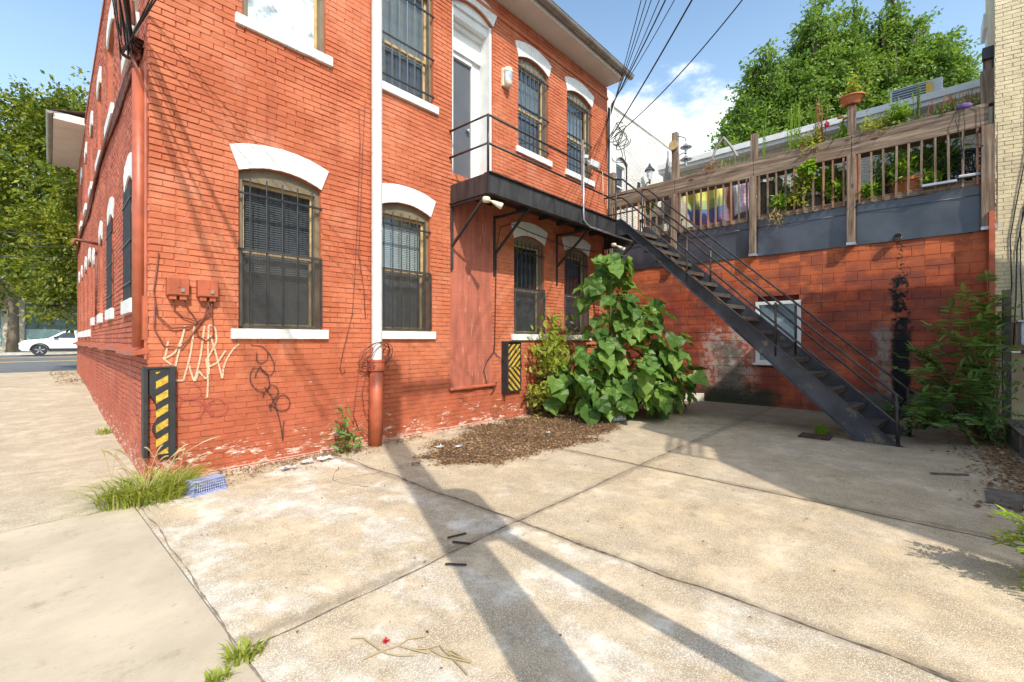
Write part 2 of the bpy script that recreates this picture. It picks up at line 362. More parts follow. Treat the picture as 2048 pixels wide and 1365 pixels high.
def copy_tree(o, parent=None):
    c = o.copy(); col.objects.link(c); c.parent = parent
    WLOC[c.name] = WLOC[o.name]
    for ch in o.children: copy_tree(ch, c)
    return c
def leaf_mesh(name, mt, P, D, Nn, L, W, parent=None, fold=.25, shape='rhomb', loc=None):
    """P base points, D tip directions, Nn normals, L length, W width (arrays)"""
    D = D / np.linalg.norm(D, axis=1)[:, None]; S = np.cross(D, Nn); S /= (np.linalg.norm(S, axis=1)[:, None] + 1e-9); U = np.cross(S, D)
    L = L[:, None]; W = W[:, None]; n = len(P)
    if shape == 'rhomb':
        K = [(0, 0, 0), (.45, .5, 1), (1, 0, 0), (.45, -.5, 1)]; F = [(0, 1, 2, 3)]
    elif shape == 'leaf':
        K = [(0, 0, 0), (.3, .42, 1), (.65, .36, .7), (1, 0, 0), (.65, -.36, .7), (.3, -.42, 1)]; F = [(0, 1, 2, 3), (0, 3, 4, 5)]
    elif shape == 'heart':
        K = [(0.06, 0, 0), (-.05, .20, .9), (.06, .40, .3), (.24, .50, 1.5), (.50, .45, .0), (.74, .27, .5), (1.02, 0, -1.3),
             (.74, -.27, .6), (.50, -.45, -.1), (.24, -.50, 1.4), (.06, -.40, .3), (-.05, -.20, .8), (.42, 0, -.45), (.3, .26, .95), (.3, -.26, .95)]
        F = [(0, 1, 2, 13), (13, 2, 3), (13, 3, 4), (0, 13, 12), (12, 13, 4), (12, 4, 5), (12, 5, 6), (12, 6, 7), (12, 7, 8), (12, 8, 14), (0, 12, 14), (14, 8, 9), (14, 9, 10), (0, 14, 10, 11)]
    V = np.concatenate([(P + D * L * a + S * W * b + U * W * (fold * c)) [:, None, :] for a, b, c in K], axis=1)
    k = len(K); V = V.reshape(-1, 3)
    fs = []
    for i in range(n):
        o = i * k
        for f in F: fs.append(tuple(j + o for j in f))
    mb = MB(); mb.v = V; mb.f = fs
    return mb.build(name, mt, parent, loc=loc)
def rnd_unit(n):
    v = rng.normal(size=(n, 3)); return v / np.linalg.norm(v, axis=1)[:, None]
def nz(x, y=0., z=0.): return mnoise.noise(Vector((x, y, z)))

def gz(x, y):
    def ss(t): t = max(0, min(1, t)); return t * t * (3 - 2 * t)
    return .30 * ss((y - 8) / 15) + .15 * ss((y - 22) / 18)

# ------------------------------------------------------------------ setting: ground sheets
def sheet(name, x0, x1, y0, y1, dz, mt, nx=6, ny=40, thick=0):
    mb = MB(); xs = np.linspace(x0, x1, nx + 1); ys = np.linspace(y0, y1, ny + 1)
    vs = [(x, y, gz(x, y) + dz) for y in ys for x in xs]
    fs = [(j * (nx + 1) + i, j * (nx + 1) + i + 1, (j + 1) * (nx + 1) + i + 1, (j + 1) * (nx + 1) + i) for j in range(ny) for i in range(nx)]
    mb.add(vs, fs); return tag(mb.build(name, mt), kind='structure')
MBg = MB(); ysg = [-300, -40, 0, 8, 10, 12, 14, 16, 18, 20, 22, 24, 28, 32, 36, 40, 60, 600]
MBg.add([(x, y, gz(0, y) - .03) for y in ysg for x in (-300, 600)], [(2 * i, 2 * i + 1, 2 * i + 3, 2 * i + 2) for i in range(len(ysg) - 1)])
tag(MBg.build('ground', 'concrete_plain'), kind='structure')
sheet('driveway', .75, 12.0, -8, 5.95, 0, 'aggregate', 4, 8)
sheet('sidewalk_slab', -4, .742, -8, 5.32, .002, 'slab', 2, 8)
sheet('alley', -6, 2.2, 5.325, 24.5, -.001, 'alley_mix', 2, 40)
sheet('road', -60, 90, 24.5, 46, .004, 'asphalt', 2, 30)
sheet('pavement', -60, 90, 46.2, 52.5, .14, 'concrete_plain', 2, 6)
mb = MB(); mb.box((-60, 46.0, .3), (90, 46.2, .60)); tag(mb.build('kerb', 'concrete_pale'), kind='structure')
mb = MB(); 
for yy in (33.0, 33.3): mb.box((-60, yy, gz(0, yy) + .004), (90, yy + .1, gz(0, yy) + .012))
for yy in (38.6,): mb.box((-60, yy, gz(0, yy) + .006), (90, yy + .35, gz(0, yy) + .014))
tag(mb.build('road_marking', 'yellow_line'), kind='structure')
plain('joint_dark', (.19, .15, .11), .95, .6, 20)
plain('joint_soft', (.27, .22, .16), .95, .4, 20)
def ribbon(mb, pts, wd, z=.004, jit=.3, step=.08, amp=.012):
    out = []
    for (a, b) in zip(pts[:-1], pts[1:]):
        a = Vector(a); b = Vector(b); L = (b - a).length; n = max(2, int(L / step)); t = (b - a) / L; s = Vector((-t.y, t.x))
        for i in range(n):
            p = a + (b - a) * i / n; out.append((p + s * nz(p.x * 3, p.y * 3, 5) * amp * 2, s))
    out.append((Vector(pts[-1]), s)); vs = []
    for p, s in out:
        h = wd / 2 * (1 + jit * nz(p.x * 12, p.y * 12, 2) * 2); h = max(h, .0012)
        vs += [(p.x - s.x * h, p.y - s.y * h, gz(p.x, p.y) + z), (p.x + s.x * h, p.y + s.y * h, gz(p.x, p.y) + z)]
    mb.add(vs, [(2 * i, 2 * i + 1, 2 * i + 3, 2 * i + 2) for i in range(len(out) - 1)])
mb = MB()
ribbon(mb, [(2.79, -4), (2.8, 1.4), (2.84, 5.4)], .014, jit=1.3, amp=.02); ribbon(mb, [(4.85, -4), (5.05, 2.5), (5.2, 5.2)], .016)
ribbon(mb, [(.75, 2.42), (2.8, 2.50)], .009, jit=1.2); ribbon(mb, [(2.8, 2.50), (5.05, 2.52), (11.4, 2.62)], .012, jit=.9)

ribbon(mb, [(5.2, 5.0), (8.2, 4.95)], .014)
tag(mb.build('pavement_joint', 'joint_dark'), kind='structure')
mb = MB(); ribbon(mb, [(.748, -2), (.745, 2.4), (.80, 5.3)], .009, jit=.9); ribbon(mb, [(-4, 5.32), (.78, 5.32)], .007)
tag(mb.build('slab_joint', 'joint_soft'), kind='structure')
mb = MB()
ribbon(mb, [(2.8, 4.55), (2.35, 4.65), (1.9, 4.85)], .004, jit=2, amp=.04); 
ribbon(mb, [(2.6, 5.1), (2.3, 4.7), (2.45, 4.2)], .008, amp=.06, jit=1)

tag(mb.build('pavement_crack', 'joint_dark'), kind='structure')

# ------------------------------------------------------------------ brickwork
class Opening:
    def __init__(s, x0, x1, z0, zs, rise=0): s.x0, s.x1, s.z0, s.zs, s.rise = x0, x1, z0, zs, rise
    def arc(s, x, extra=0):
        if s.rise <= 0: return s.zs + extra
        hw = (s.x1 - s.x0) / 2; c = (s.x0 + s.x1) / 2; r = (hw * hw + s.rise ** 2) / (2 * s.rise)
        return s.zs + s.rise - r + math.sqrt(max(0, r * r - (x - c) ** 2)) + extra
    def span(s, z):
        if z < s.z0 - .001: return None
        if z < s.zs: return (s.x0, s.x1)
        if z >= s.zs + s.rise: return None
        hw = (s.x1 - s.x0) / 2; c = (s.x0 + s.x1) / 2; r = (hw * hw + s.rise ** 2) / (2 * s.rise)
        d = z - (s.zs + s.rise - r); k = math.sqrt(max(0, r * r - d * d)); return (c - k, c + k)
def brickwork(fr, x0, x1, z0, z1, ops, seed=0, ch=.0685, bl=.213, relief=1.0, gap=.0115, smoothf=None, header=6, closed=.0, vg=.8):
    mb = MB(fr); rd = random.Random(seed); n = int(math.ceil((z1 - z0) / ch))
    V = mb.v; F = mb.f; fr_ = fr
    for i in range(n):
        a = z0 + i * ch; b = min(a + ch, z1)
        if b - a < .01: continue
        spans = [(x0, x1)]
        for o in ops:
            sp = o.span(a) or o.span(b - .001) if a < o.z0 else o.span(a)
            if not sp: continue
            ns = []
            for s, e in spans:
                if sp[0] > s: ns.append((s, min(e, sp[0])))
                if sp[1] < e: ns.append((max(s, sp[1]), e))
            spans = [q for q in ns if q[1] - q[0] > .01]
        hd = header and i % header == 3; L = bl / 2 if hd else bl
        off = (0 if hd else (i % 2) * bl / 2) + rd.uniform(-.015, .015)
        for s, e in spans:
            mb.quad((s, .007, a), (e, .007, a), (e, .007, b), (s, .007, b))
            k = math.floor((s - x0 - off) / L); x = x0 + off + k * L
            while x < e:
                cl = rd.random() < closed
                u0 = max(x, s) + (0 if x <= s else gap * vg / 2 + rd.uniform(-.001, .002)); u1 = min(x + L, e) - (0 if x + L >= e else (-.0 if cl else gap * vg / 2 + rd.uniform(-.001, .002))); x += L
                if u1 - u0 < .02: continue
                cx = (u0 + u1) / 2; q = nz(cx * .9 + seed, a * 1.3, 3.1) + .4 * nz(cx * 3, a * 4, seed)
                p = relief * (.0075 + .008 * max(-1, min(1, q * 1.8)) + rd.uniform(-.002, .0025))
                if smoothf: p *= smoothf(cx, a)
                p = max(p, .0006)
                g2 = gap / 2 + rd.uniform(-.002, .002); wv = .009 * nz(cx * 1.4, a * .6, 7); sm_ = max(0, min(1, .5 + 2.2 * nz(cx * .7 + 5, a * .9, seed + 2))) * (min(1, .08 + max(0, a / 2.7) ** 1.6) if smoothf and seed == 1 else 1); fl = .06 + .94 * sm_ if smoothf else 1; c0 = a + wv + g2 * fl + rd.uniform(-.002, .0025); c1 = b + wv - g2 * .6 * fl + rd.uniform(-.002, .0015)
                j = lambda: rd.uniform(-.0032, .0032); iv = .005
                t = len(V)
                for pt in ((u0 + j(), .008, c0 + j()), (u1 + j(), .008, c0 + j()), (u1 + j(), .008, c1 + j()), (u0 + j(), .008, c1 + j()),
                           (u0 + iv, -p + j() * .5, c0 + iv * .6), (u1 - iv, -p + j() * .5, c0 + iv * .6), (u1 - iv, -p + j() * .5, c1 - iv), (u0 + iv, -p + j() * .5, c1 - iv)):
                    V.append(fr_(pt))
                F += [(t + 4, t + 5, t + 6, t + 7), (t, t + 1, t + 5, t + 4), (t + 1, t + 2, t + 6, t + 5), (t + 2, t + 3, t + 7, t + 6), (t + 3, t, t + 4, t + 7)]
    return mb
def reveals(fr, ops, depth=.14):
    mb = MB(fr)
    for o in ops:
        mb.quad((o.x0, 0, o.z0), (o.x0, depth, o.z0), (o.x0, depth, o.zs), (o.x0, 0, o.zs))
        mb.quad((o.x1, 0, o.z0), (o.x1, depth, o.z0), (o.x1, depth, o.zs), (o.x1, 0, o.zs))
        n = 10; pts = [(o.x0 + (o.x1 - o.x0) * i / n) for i in range(n + 1)]
        for a, b in zip(pts[:-1], pts[1:]): mb.quad((a, -.004, o.arc(a)), (b, -.004, o.arc(b)), (b, depth, o.arc(b)), (a, depth, o.arc(a)))
    return mb
def lintel(fr, o, th=.27, flare=.10, n=15, proud=.022, rows=1):
    mb = MB(fr); rd = random.Random(int(o.x0 * 100)); e = .0012 if o.zs < 5 else .0035
    def P(t, r):
        x = o.x0 + (o.x1 - o.x0) * t; xo = x + (t - .5) * 2 * flare * r
        z = o.arc(x) + th * r; return xo, z
    for i in range(n):
        for r in range(rows):
            a = i / n + e; b = (i + 1) / n - e; r0 = r / rows + .004; r1 = (r + 1) / rows - .004; pr = -proud + rd.uniform(-.0022, .0022)
            q = [P(a, r0), P(b, r0), P(b, r1), P(a, r1)]
            mb.prism([(x + rd.uniform(-.001, .001), z + rd.uniform(-.003, .002)) for x, z in q], pr, .0)
    # backing a touch behind the joints
    m = 12
    top = [P(i / m, .99) for i in range(m + 1)]; bot = [P(i / m, .01) for i in range(m + 1)]
    for i in range(m): mb.prism([bot[i], bot[i + 1], top[i + 1], top[i]], -proud + .005, .001)
    return mb

def arch_window(fr, root, o, sash=True, blind='blind_grey', upper='glass', bars=None, screen=None, sill=True, sillm='white_paint', depth=.12, detail=2, mid=None, bricksill=False, lin='white_paint', silldrop=.12, fm='tan_wood', wide=.085, blind_lo=None, bar_n=6, rust=False):
    """frame mesh (window part) with head infill, sash, panes, blind, sill, lintel, bars as sub-parts"""
    d = depth; f = .055; mb = MB(fr)
    z0 = o.z0; hz_ = o.zs - .03
    mb.box((o.x0, d - .06, z0), (o.x0 + f, d + .05, hz_)); mb.box((o.x1 - f, d - .06, z0), (o.x1, d + .05, hz_))
    n = 10
    xs = [o.x0 + (o.x1 - o.x0) * i / n for i in range(n + 1)]
    for a, b in zip(xs[:-1], xs[1:]): mb.prism([(a, hz_ - .05), (b, hz_ - .05), (b, o.arc(b) - .003), (a, o.arc(a) - .003)], d - .058, d + .048)
    mb.box((o.x0 + f, d - .055, z0 - .02), (o.x1 - f, d + .06, z0 + .03))
    win = mb.build('window', fm, root)
    iz1 = hz_ - .05; zm = mid if mid else (z0 + iz1) / 2 + .0; x0 = o.x0 + f; x1 = o.x1 - f
    if sash:
        s = MB(fr); g = .035
        s.box((x0, d, zm - .02), (x1, d + .035, zm + .02)); s.box((x0, d, iz1 - g), (x1, d + .035, iz1)); s.box((x0, d + .03, z0 + .03), (x1, d + .06, z0 + .03 + g))
        for a, b in ((x0, x0 + g), (x1 - g, x1)): s.box((a, d, zm + .02), (b, d + .035, iz1 - g)); s.box((a, d + .03, z0 + .03 + g), (b, d + .06, zm - .02))
        s.build('sash', 'sash_wood' if fm == 'tan_wood' else fm, win)
    gl = MB(fr); gl.quad((x0, d + .015, zm), (x1, d + .015, zm), (x1, d + .015, iz1), (x0, d + .015, iz1)); gl.build('upper_pane', upper, win)
    gl = MB(fr); gl.quad((x0, d + .045, z0 + .03), (x1, d + .045, z0 + .03), (x1, d + .045, zm), (x0, d + .045, zm)); gl.build('lower_pane', upper, win)
    if blind:
        for nm, za, zb, bm_ in (('blind', zm, iz1, blind), ('blind', z0 + .03, zm, blind_lo or blind)):
            b = MB(fr); k = int((zb - za) / .028)
            if detail < 2: b.quad((x0, d + .10, za), (x1, d + .10, za), (x1, d + .10, zb), (x0, d + .10, zb))
            else:
                for i in range(k):
                    z = za + i * .028; b.quad((x0, d + .10, z), (x1, d + .10, z), (x1, d + .115, z + .024), (x0, d + .115, z + .024))
                b.quad((x0, d + .13, za), (x1, d + .13, za), (x1, d + .13, zb), (x0, d + .13, zb))
            b.build(nm, bm_, win)
    else:
        b = MB(fr); b.quad((x0 - .1, d + .9, z0), (x1 + .1, d + .9, z0), (x1 + .1, d + .9, iz1), (x0 - .1, d + .9, iz1)); b.build('room_shade', 'interior_shade', win)  # near-black sheet, the room's shade put into its colour
    if sill:
        s = MB(fr)
        if bricksill:
            k = 10; w_ = (o.x1 - o.x0 + 2 * wide) / k; rd = random.Random(3)
            for i in range(k):
                a = o.x0 - wide + i * w_; pr = rd.uniform(-.004, .004); s.prism([(a + .001, z0 - silldrop + pr), (a + w_ - .001, z0 - silldrop + pr), (a + w_ - .001, z0 + pr), (a + .001, z0 + pr)], -.05 + pr, d)
        else: s.box((o.x0 - wide, -.05, z0 - silldrop), (o.x1 + wide, d, z0))
        s.build('sill', sillm, win, bevel=.006)
    if lin: lintel(fr, o, n=15 if detail == 2 else 5).build('lintel', lin, win)
    if bars:
        zb, zt, hs, y = bars; b = MB(fr)
        for i in range(bar_n):
            x = o.x0 + (o.x1 - o.x0) * (i + .65) / (bar_n + .3)
            b.tube([(x, y, zb), (x, y, zt)], .0085, 6)
        for z in hs: b.box((o.x0 - .01, y - .012, z - .011), (o.x1 + .01, y + .012, z + .011))
        b.build('window_bars', 'black_iron', win)
    if screen:
        za, zb, y, mt = screen; b = MB(fr); X0, X1 = o.x0 + .02, o.x1 - .01
        sx = .034; sl = .45  # flattened diamonds
        for sg in (1, -1):
            c = -3.0
            Wd = X1 - X0; H = zb - za
            k0 = -int(H / sl / sx) - 2; k1 = int(Wd / sx) + int(H / sl / sx) + 2
            for k in range(k0, k1):
                xs_ = X0 + k * sx       # line x = xs_ + sg*(z-za)/sl
                t0 = 0; t1 = H
                def xx(t): return xs_ + sg * t / sl
                lo, hi = (X0 - xs_) * sl * sg, (X1 - xs_) * sl * sg
                if lo > hi: lo, hi = hi, lo
                t0 = max(0, lo); t1 = min(H, hi)
                if t1 - t0 < .005: continue
                h = .0022
                b.quad((xx(t0), y, za + t0 - h), (xx(t1), y, za + t1 - h), (xx(t1), y, za + t1 + h), (xx(t0), y, za + t0 + h))
        b.box((X0 - .02, y - .01, za), (X0, y + .025, zb)); b.box((X1, y - .01, za), (X1 + .015, y + .02, zb)); b.box((X0, y - .008, zb), (X1, y + .018, zb + .02)); b.box((X0, y - .008, za - .01), (X1, y + .01, za + .01))
        b.build('mesh_screen', mt, win)
    return win

# ------------------------------------------------------------------ the red brick building
CX, CY = .954, 5.9; HB = 7.8
FA = Fr((0, CY, 0), (1, 0), (0, 1))                       # facade facing the yard (x = world X)
FB = Fr((CX, CY, 0), (.0408, .9992), (.9992, -.0408))     # wall along the alley (x = metres from the corner)
XE = 10.05; LB = 17.3
house = thing('brick_house', 'two storey orange red painted brick house with white arches over barred windows', 'house', (5.5, 9, 0))
opsA = {'W1': Opening(1.78, 2.75, 1.63, 3.47, .11), 'W2': Opening(3.60, 4.54, 1.63, 3.47, .11), 'W3': Opening(6.56, 7.50, 1.61, 3.47, .11), 'W4': Opening(8.22, 9.17, 1.61, 3.47, .11),
        'U1': Opening(1.82, 2.81, 5.27, 7.08, .11), 'U2': Opening(3.60, 4.60, 5.28, 7.08, .11), 'U3': Opening(6.68, 7.64, 5.28, 7.04, .12), 'U4': Opening(8.32, 9.32, 5.28, 7.04, .12),
        'door': Opening(5.00, 5.97, 4.22, 7.26, .14), 'panel': Opening(4.96, 5.95, .70, 3.95, 0)}
def smA(x, z):
    s = 1.0
    if z < 1.7: s *= .16 + .5 * max(0, z / 1.7) ** 1.3 * (1 if x < 4 else .7)
    s *= .72 + .75 * nz(x * .45, z * .5, 9) + (.25 if x < 1.9 else 0)
    return max(.08, s)
brickwork(FA, CX, XE, -.12, HB, list(opsA.values()), 1, smoothf=smA, header=0, closed=.5, vg=.5, gap=.0095, bl=.225).build('yard_wall', 'red_paint', house)
for k in opsA:
    if k != 'panel': reveals(FA, [opsA[k]]).build('window_reveal', 'red_paint', house)
grB = [(1.15, 2.0), (3.6, 4.5), (5.75, 6.45), (8.0, 8.55), (9.35, 10.2), (11.1, 11.9), (13.3, 14.1), (15.2, 15.9)]
upB = [(.75, 1.95), (3.55, 4.65), (6.1, 7.0), (8.6, 9.5), (11.0, 11.9), (13.6, 14.5)]
opsB = [Opening(a, b, 2.0 if i < 4 else 1.75, 3.42 if i != 3 else 3.2, .14) for i, (a, b) in enumerate(grB)] + [Opening(a, b, 5.2, 6.55 if i else 7.1, .16) for i, (a, b) in enumerate(upB)]
brickwork(FB, 0, LB, -.12, HB - .16, opsB, 5, relief=1.0, gap=.011).build('alley_wall', 'red_paint_alley', house)
for o in opsB: reveals(FB, [o]).build('window_reveal', 'red_paint_alley', house)
# hidden sides and roof close the shell
sh = MB(); far = FB((LB, 0, 0))
sh.quad((XE, CY, -.1), (XE, CY + 17, -.1), (XE, CY + 17, HB), (XE, CY, HB)); sh.quad((far[0], far[1], -.1), (XE, CY + 17, -.1), (XE, CY + 17, HB), (far[0], far[1], HB))
sh.build('rear_wall', 'red_paint', house)
rf = MB(); rf.add([(CX - .0, CY - .0, HB), (XE, CY, HB), (XE, CY + 17, HB + .5), (far[0], far[1], HB + .2)], [(0, 1, 2, 3)]); rf.build('roof', 'grey_siding', house)
inn = MB(); inn.quad((CX + .9, CY + 1.3, 0), (XE - .1, CY + 1.3, 0), (XE - .1, CY + 1.3, HB - .1), (CX + .9, CY + 1.3, HB - .1)); inn.build('shade_backing', 'interior_shade', house)  # dark sheet behind the windows, interior shade painted as colour

arch_window(FA, house, opsA['W1'], blind='blind_dark', blind_lo='blind_grey', mid=2.56, bars=(1.66, 3.42, (3.22, 2.56), -.005), bar_n=5, screen=(1.66, 2.54, -.03, 'mesh_metal'))
arch_window(FA, house, opsA['W2'], blind='blind_pale', blind_lo='blind_grey', mid=2.56, bars=(1.66, 3.42, (3.22, 2.56), .0), screen=(1.66, 2.54, -.03, 'mesh_metal'))
arch_window(FA, house, opsA['W3'], blind='blind_dark', mid=2.5, bars=(2.46, 3.45, (3.22, 2.52), -.01), screen=(1.64, 2.48, -.02, 'mesh_dark'), bar_n=7)
arch_window(FA, house, opsA['W4'], blind='blind_dark', mid=2.5, bars=(2.46, 3.45, (3.22, 2.52), -.01), screen=(1.64, 2.48, -.02, 'mesh_dark'), bar_n=7)
u1 = arch_window(FA, house, opsA['U1'], blind=None, upper='frosted', bricksill=True, depth=.10)
arch_window(FA, house, opsA['U2'], blind='blind_pale', blind_lo='blind_grey', bars=(5.31, 7.02, (6.02, 5.42, 6.72), -.01), bar_n=7, mid=6.0)
arch_window(FA, house, opsA['U3'], blind='blind_pale', blind_lo='blind_grey', bars=(5.31, 7.02, (6.85, 6.1, 5.44), -.01), bar_n=7, bricksill=True)
arch_window(FA, house, opsA['U4'], blind='blind_pale', blind_lo='blind_grey', bars=(5.31, 7.02, (6.85, 6.1, 5.44), -.01), bar_n=7, bricksill=True)
for i, o in enumerate(opsB):
    arch_window(FB, house, o, blind=None, detail=2 if i in (0, 8) else 1, bars=(o.z0, o.zs, (o.z0 + .2, (o.z0 + o.zs) / 2, o.zs - .2), -.03) if i in (0, 1) else None, silldrop=.17, wide=.07, bar_n=7)
# filled-in tile panel
pn = MB(FA)
o = opsA['panel']; zz = o.z0; rr = 0
while zz < o.zs - .02:
    zt = min(zz + .262, o.zs); xsplit = [4.962, 5.42, 5.80, 5.948] if rr % 1 == 0 else []
    for a, b in zip(xsplit[:-1], xsplit[1:]): pn.prism([(a + .0025, zz + .0025), (b - .0025, zz + .0025), (b - .0025, zt - .0025), (a + .0025, zt - .0025)], .012 + random.uniform(-.001, .001), .05)
    zz += .262; rr += 1
pn.build('tile_panel', 'panel_paint', house)
pj = MB(FA); pj.quad((4.95, .0135, .69), (5.96, .0135, .69), (5.96, .0135, 3.96), (4.95, .0135, 3.96)); pj.build('tile_grout', 'mortar_pink', house)
lp = MB(FA); pts = []
for i in range(13):
    x = 4.93 + i * .088; pts.append((x, -.03 - .02 * nz(x * 6), .67 + .02 * nz(x * 5, 3)))
lp.tube(pts, [.03 + .018 * abs(nz(i * .7, 8)) for i in range(13)], 8); lp.build('panel_ledge', 'red_paint', house, smooth=True)
# balcony door
o = opsA['door']; D = .34
m = MB(FA); m.box((5.06, D, 4.36), (5.60, D + .05, 6.52)); m.box((5.60, D, 4.36), (5.72, D + .05, 6.52))
door = m.build('door', 'door_grey', house)
kb = MB(FA); kb.lathe([(0, -.03), (.03, -.025), (.035, 0), (.03, .025), (0, .03)], (5.64, D - .04, 5.33), 12); kb.build('door_knob', 'metal_galv', door, smooth=True)
m = MB(FA)
m.box((5.0, .03, 4.30), (5.05, D + .04, 7.24)); m.box((5.915, .03, 4.30), (5.968, D + .04, 7.24)); m.box((5.72, D - .03, 4.30), (5.914, D + .06, 7.2))
m.box((5.05, D - .05, 6.53), (5.72, D + .06, 6.62)); m.box((5.05, D - .09, 6.62), (5.914, D + .06, 6.68)); m.box((5.05, D - .06, 6.682), (5.914, D + .06, 7.02))
m.box((5.05, D - .13, 7.02), (5.914, D + .06, 7.09))
n = 10; xs = [5.0 + .97 * i / n for i in range(n + 1)]
for a, b in zip(xs[:-1], xs[1:]): m.prism([(a, 7.242), (b, 7.242), (b, o.arc(b) - .003), (a, o.arc(a) - .003)], .06, D)
m.box((5.05, .10, 7.092), (5.914, D + .05, 7.241))
fr_ = m.build('door_frame', 'white_trim', house)
lintel(FA, o, th=.24, n=15).build('door_lintel', 'white_paint', house)
m = MB(FA); m.box((4.98, -.02, 4.20), (5.99, D + .06, 4.31)); m.build('door_step', 'red_paint', house, bevel=.01)
m = MB(FA); m.box((4.9, .9, 4.2), (6.1, 1.0, 7.5)); m.build('shade_backing', 'interior_shade', house)  # dark sheet standing for the shade behind the door
# eaves over the yard
m = MB(FA); x0, x1 = .5, XE - .1
m.box((x0, -.46, HB), (x1, .05, HB + .03)); m.box((x0, -.49, HB - .01), (x1, -.461, HB + .17)); m.box((x1, -.49, HB - .01), (x1 + .025, .05, HB + .17))
ev = m.build('eaves', 'soffit_paint', house)
m = MB(FA)
for (ra, rb) in ((.085, .08),):
    prof = [(-.575 + .085 * math.cos(t), HB + .13 + .085 * math.sin(t)) for t in np.linspace(math.pi, 2 * math.pi, 9)]
    vs = [(x0, y, z) for y, z in prof] + [(x1 + .25, y, z) for y, z in prof]; k = len(prof)
    m.add(vs, [(i, i + 1, k + i + 1, k + i) for i in range(k - 1)] + [tuple(range(k)), tuple(range(2 * k - 1, k - 1, -1))])
m.tube([(x0, -.66, HB + .135), (x1 + .25, -.66, HB + .135)], .012, 6)
for i in range(14):
    x = x0 + .4 + i * .68
    prof = [(-.575 + .089 * math.cos(t), HB + .13 + .089 * math.sin(t)) for t in np.linspace(math.pi, 2 * math.pi, 9)]
    vs = [(x, y, z) for y, z in prof] + [(x + .03, y, z) for y, z in prof]; m.add(vs, [(j, j + 1, 9 + j + 1, 9 + j) for j in range(8)])
m.build('gutter', 'gutter_metal', ev, smooth=False)
m = MB(FA); m.add([(x0, -.5, HB + .17), (x1 + .1, -.5, HB + .17), (x1 + .1, 1.2, HB + .5), (x0, 1.2, HB + .5)], [(0, 1, 2, 3)]); m.box((x0, -.55, HB + .172), (x1 + .1, -.45, HB + .2)); m.build('roof_edge', 'grey_siding', ev)
m = MB(FA); m.box((CX, -.028, HB - .30), (XE + .01, -.006, HB - .24)); m.build('brick_band', 'red_paint', house)
# alley side: ledge, coping, far eaves
m = MB(FB)
rd = random.Random(4); x = .0
while x < LB:
    L = rd.uniform(.7, 1.5); e = min(LB, x + L - .02); t = rd.uniform(-.012, .012); dr = rd.uniform(-.02, .0)
    m.add([(x, 0, 1.44 + t), (e, 0, 1.44 + t), (e, -.13, 1.39 + t + dr), (x, -.13, 1.39 + t), (x, 0, 1.37 + t), (e, 0, 1.37 + t), (e, -.128, 1.35 + t + dr), (x, -.128, 1.35 + t)],
          [(0, 1, 2, 3), (3, 2, 6, 7), (7, 6, 5, 4), (0, 3, 7, 4), (1, 5, 6, 2)]); x += L
m.build('wall_ledge', 'red_metal', house)
m = MB(FB); m.box((-.02, -.03, HB - .16), (LB, .3, HB - .09)); m.build('coping', 'red_metal', house)
m = MB(FB); m.box((11.8, -.62, HB - .22), (16.6, -.001, HB - .17)); m.box((11.8, -.65, HB - .22), (16.6, -.622, HB - .02)); m.box((11.77, -.65, HB - .22), (11.8, -.002, HB - .02))
e2 = m.build('far_eaves', 'soffit_paint', house)
m = MB(FB); prof = [(-.72 + .075 * math.cos(t), HB - .06 + .075 * math.sin(t)) for t in np.linspace(math.pi, 2 * math.pi, 9)]
m.add([(11.7, y, z) for y, z in prof] + [(16.7, y, z) for y, z in prof], [(i, i + 1, 10 + i, 9 + i) for i in range(8)] + [tuple(range(9))]); m.build('far_gutter', 'gutter_metal', e2)
m = MB(FB); m.add([(11.7, -.7, HB - .01), (16.7, -.7, HB - .01), (16.7, .5, HB + .25), (11.7, .5, HB + .25)], [(0, 1, 2, 3)]); m.build('far_roof_edge', 'grey_siding', e2)
# foundation step of paler bricks peeping out at the foot
m = brickwork(FA, 1.25, 6.2, -.10, .045, [], 8, relief=2.2, ch=.066); m.v = [(x, y - .018, z) for x, y, z in m.v]; 
paint_brick('foot_brick', (.48, .20, .14), (.60, .34, .26), (.55, .32, .25)); m.build('foot_course', 'foot_brick', house)

# graffiti on the yard wall, traced as sprayed strokes of paint
def stroke(mb, pts, wd, y=-.0145):
    # Catmull-Rom through points (x,z) then ribbon
    P = [Vector(p) for p in pts]; Q = []
    ext = [P[0] * 2 - P[1]] + P + [P[-1] * 2 - P[-2]]
    for i in range(1, len(ext) - 2):
        a, b, c, d = ext[i - 1:i + 3]
        for k in range(5):
            t = k / 5; Q.append(.5 * ((2 * b) + (-a + c) * t + (2 * a - 5 * b + 4 * c - d) * t * t + (-a + 3 * b - 3 * c + d) * t ** 3))
    Q.append(P[-1]); vs = []
    for i, q in enumerate(Q):
        d = (Q[min(i + 1, len(Q) - 1)] - Q[max(i - 1, 0)]); d = d.normalized() if d.length > 1e-6 else Vector((1, 0)); s = Vector((-d.y, d.x)) * wd / 2 * (1 + .25 * nz(i * .6, wd * 50))
        yy = y - .0006 * (len(mb.f) % 7) - .00003 * (len(mb.v) % 97)
        vs += [(q.x - s.x, yy, q.y - s.y), (q.x + s.x, yy, q.y + s.y)]
    mb.add(vs, [(2 * i, 2 * i + 1, 2 * i + 3, 2 * i + 2) for i in range(len(Q) - 1)])
def wallpt(px, py):      # crop-3 style reading of the wall, converted once to metres on the facade
    u = (px - 1024) / 910; dx = .7405 + .6721 * u; dy = .6721 - .7405 * u; t = CY / dy
    return (dx * t, EYE + (680 - py) / 910 * t)
def c3(l): return [wallpt(100 + x * .337, 600 + y * .337) for x, y in l]
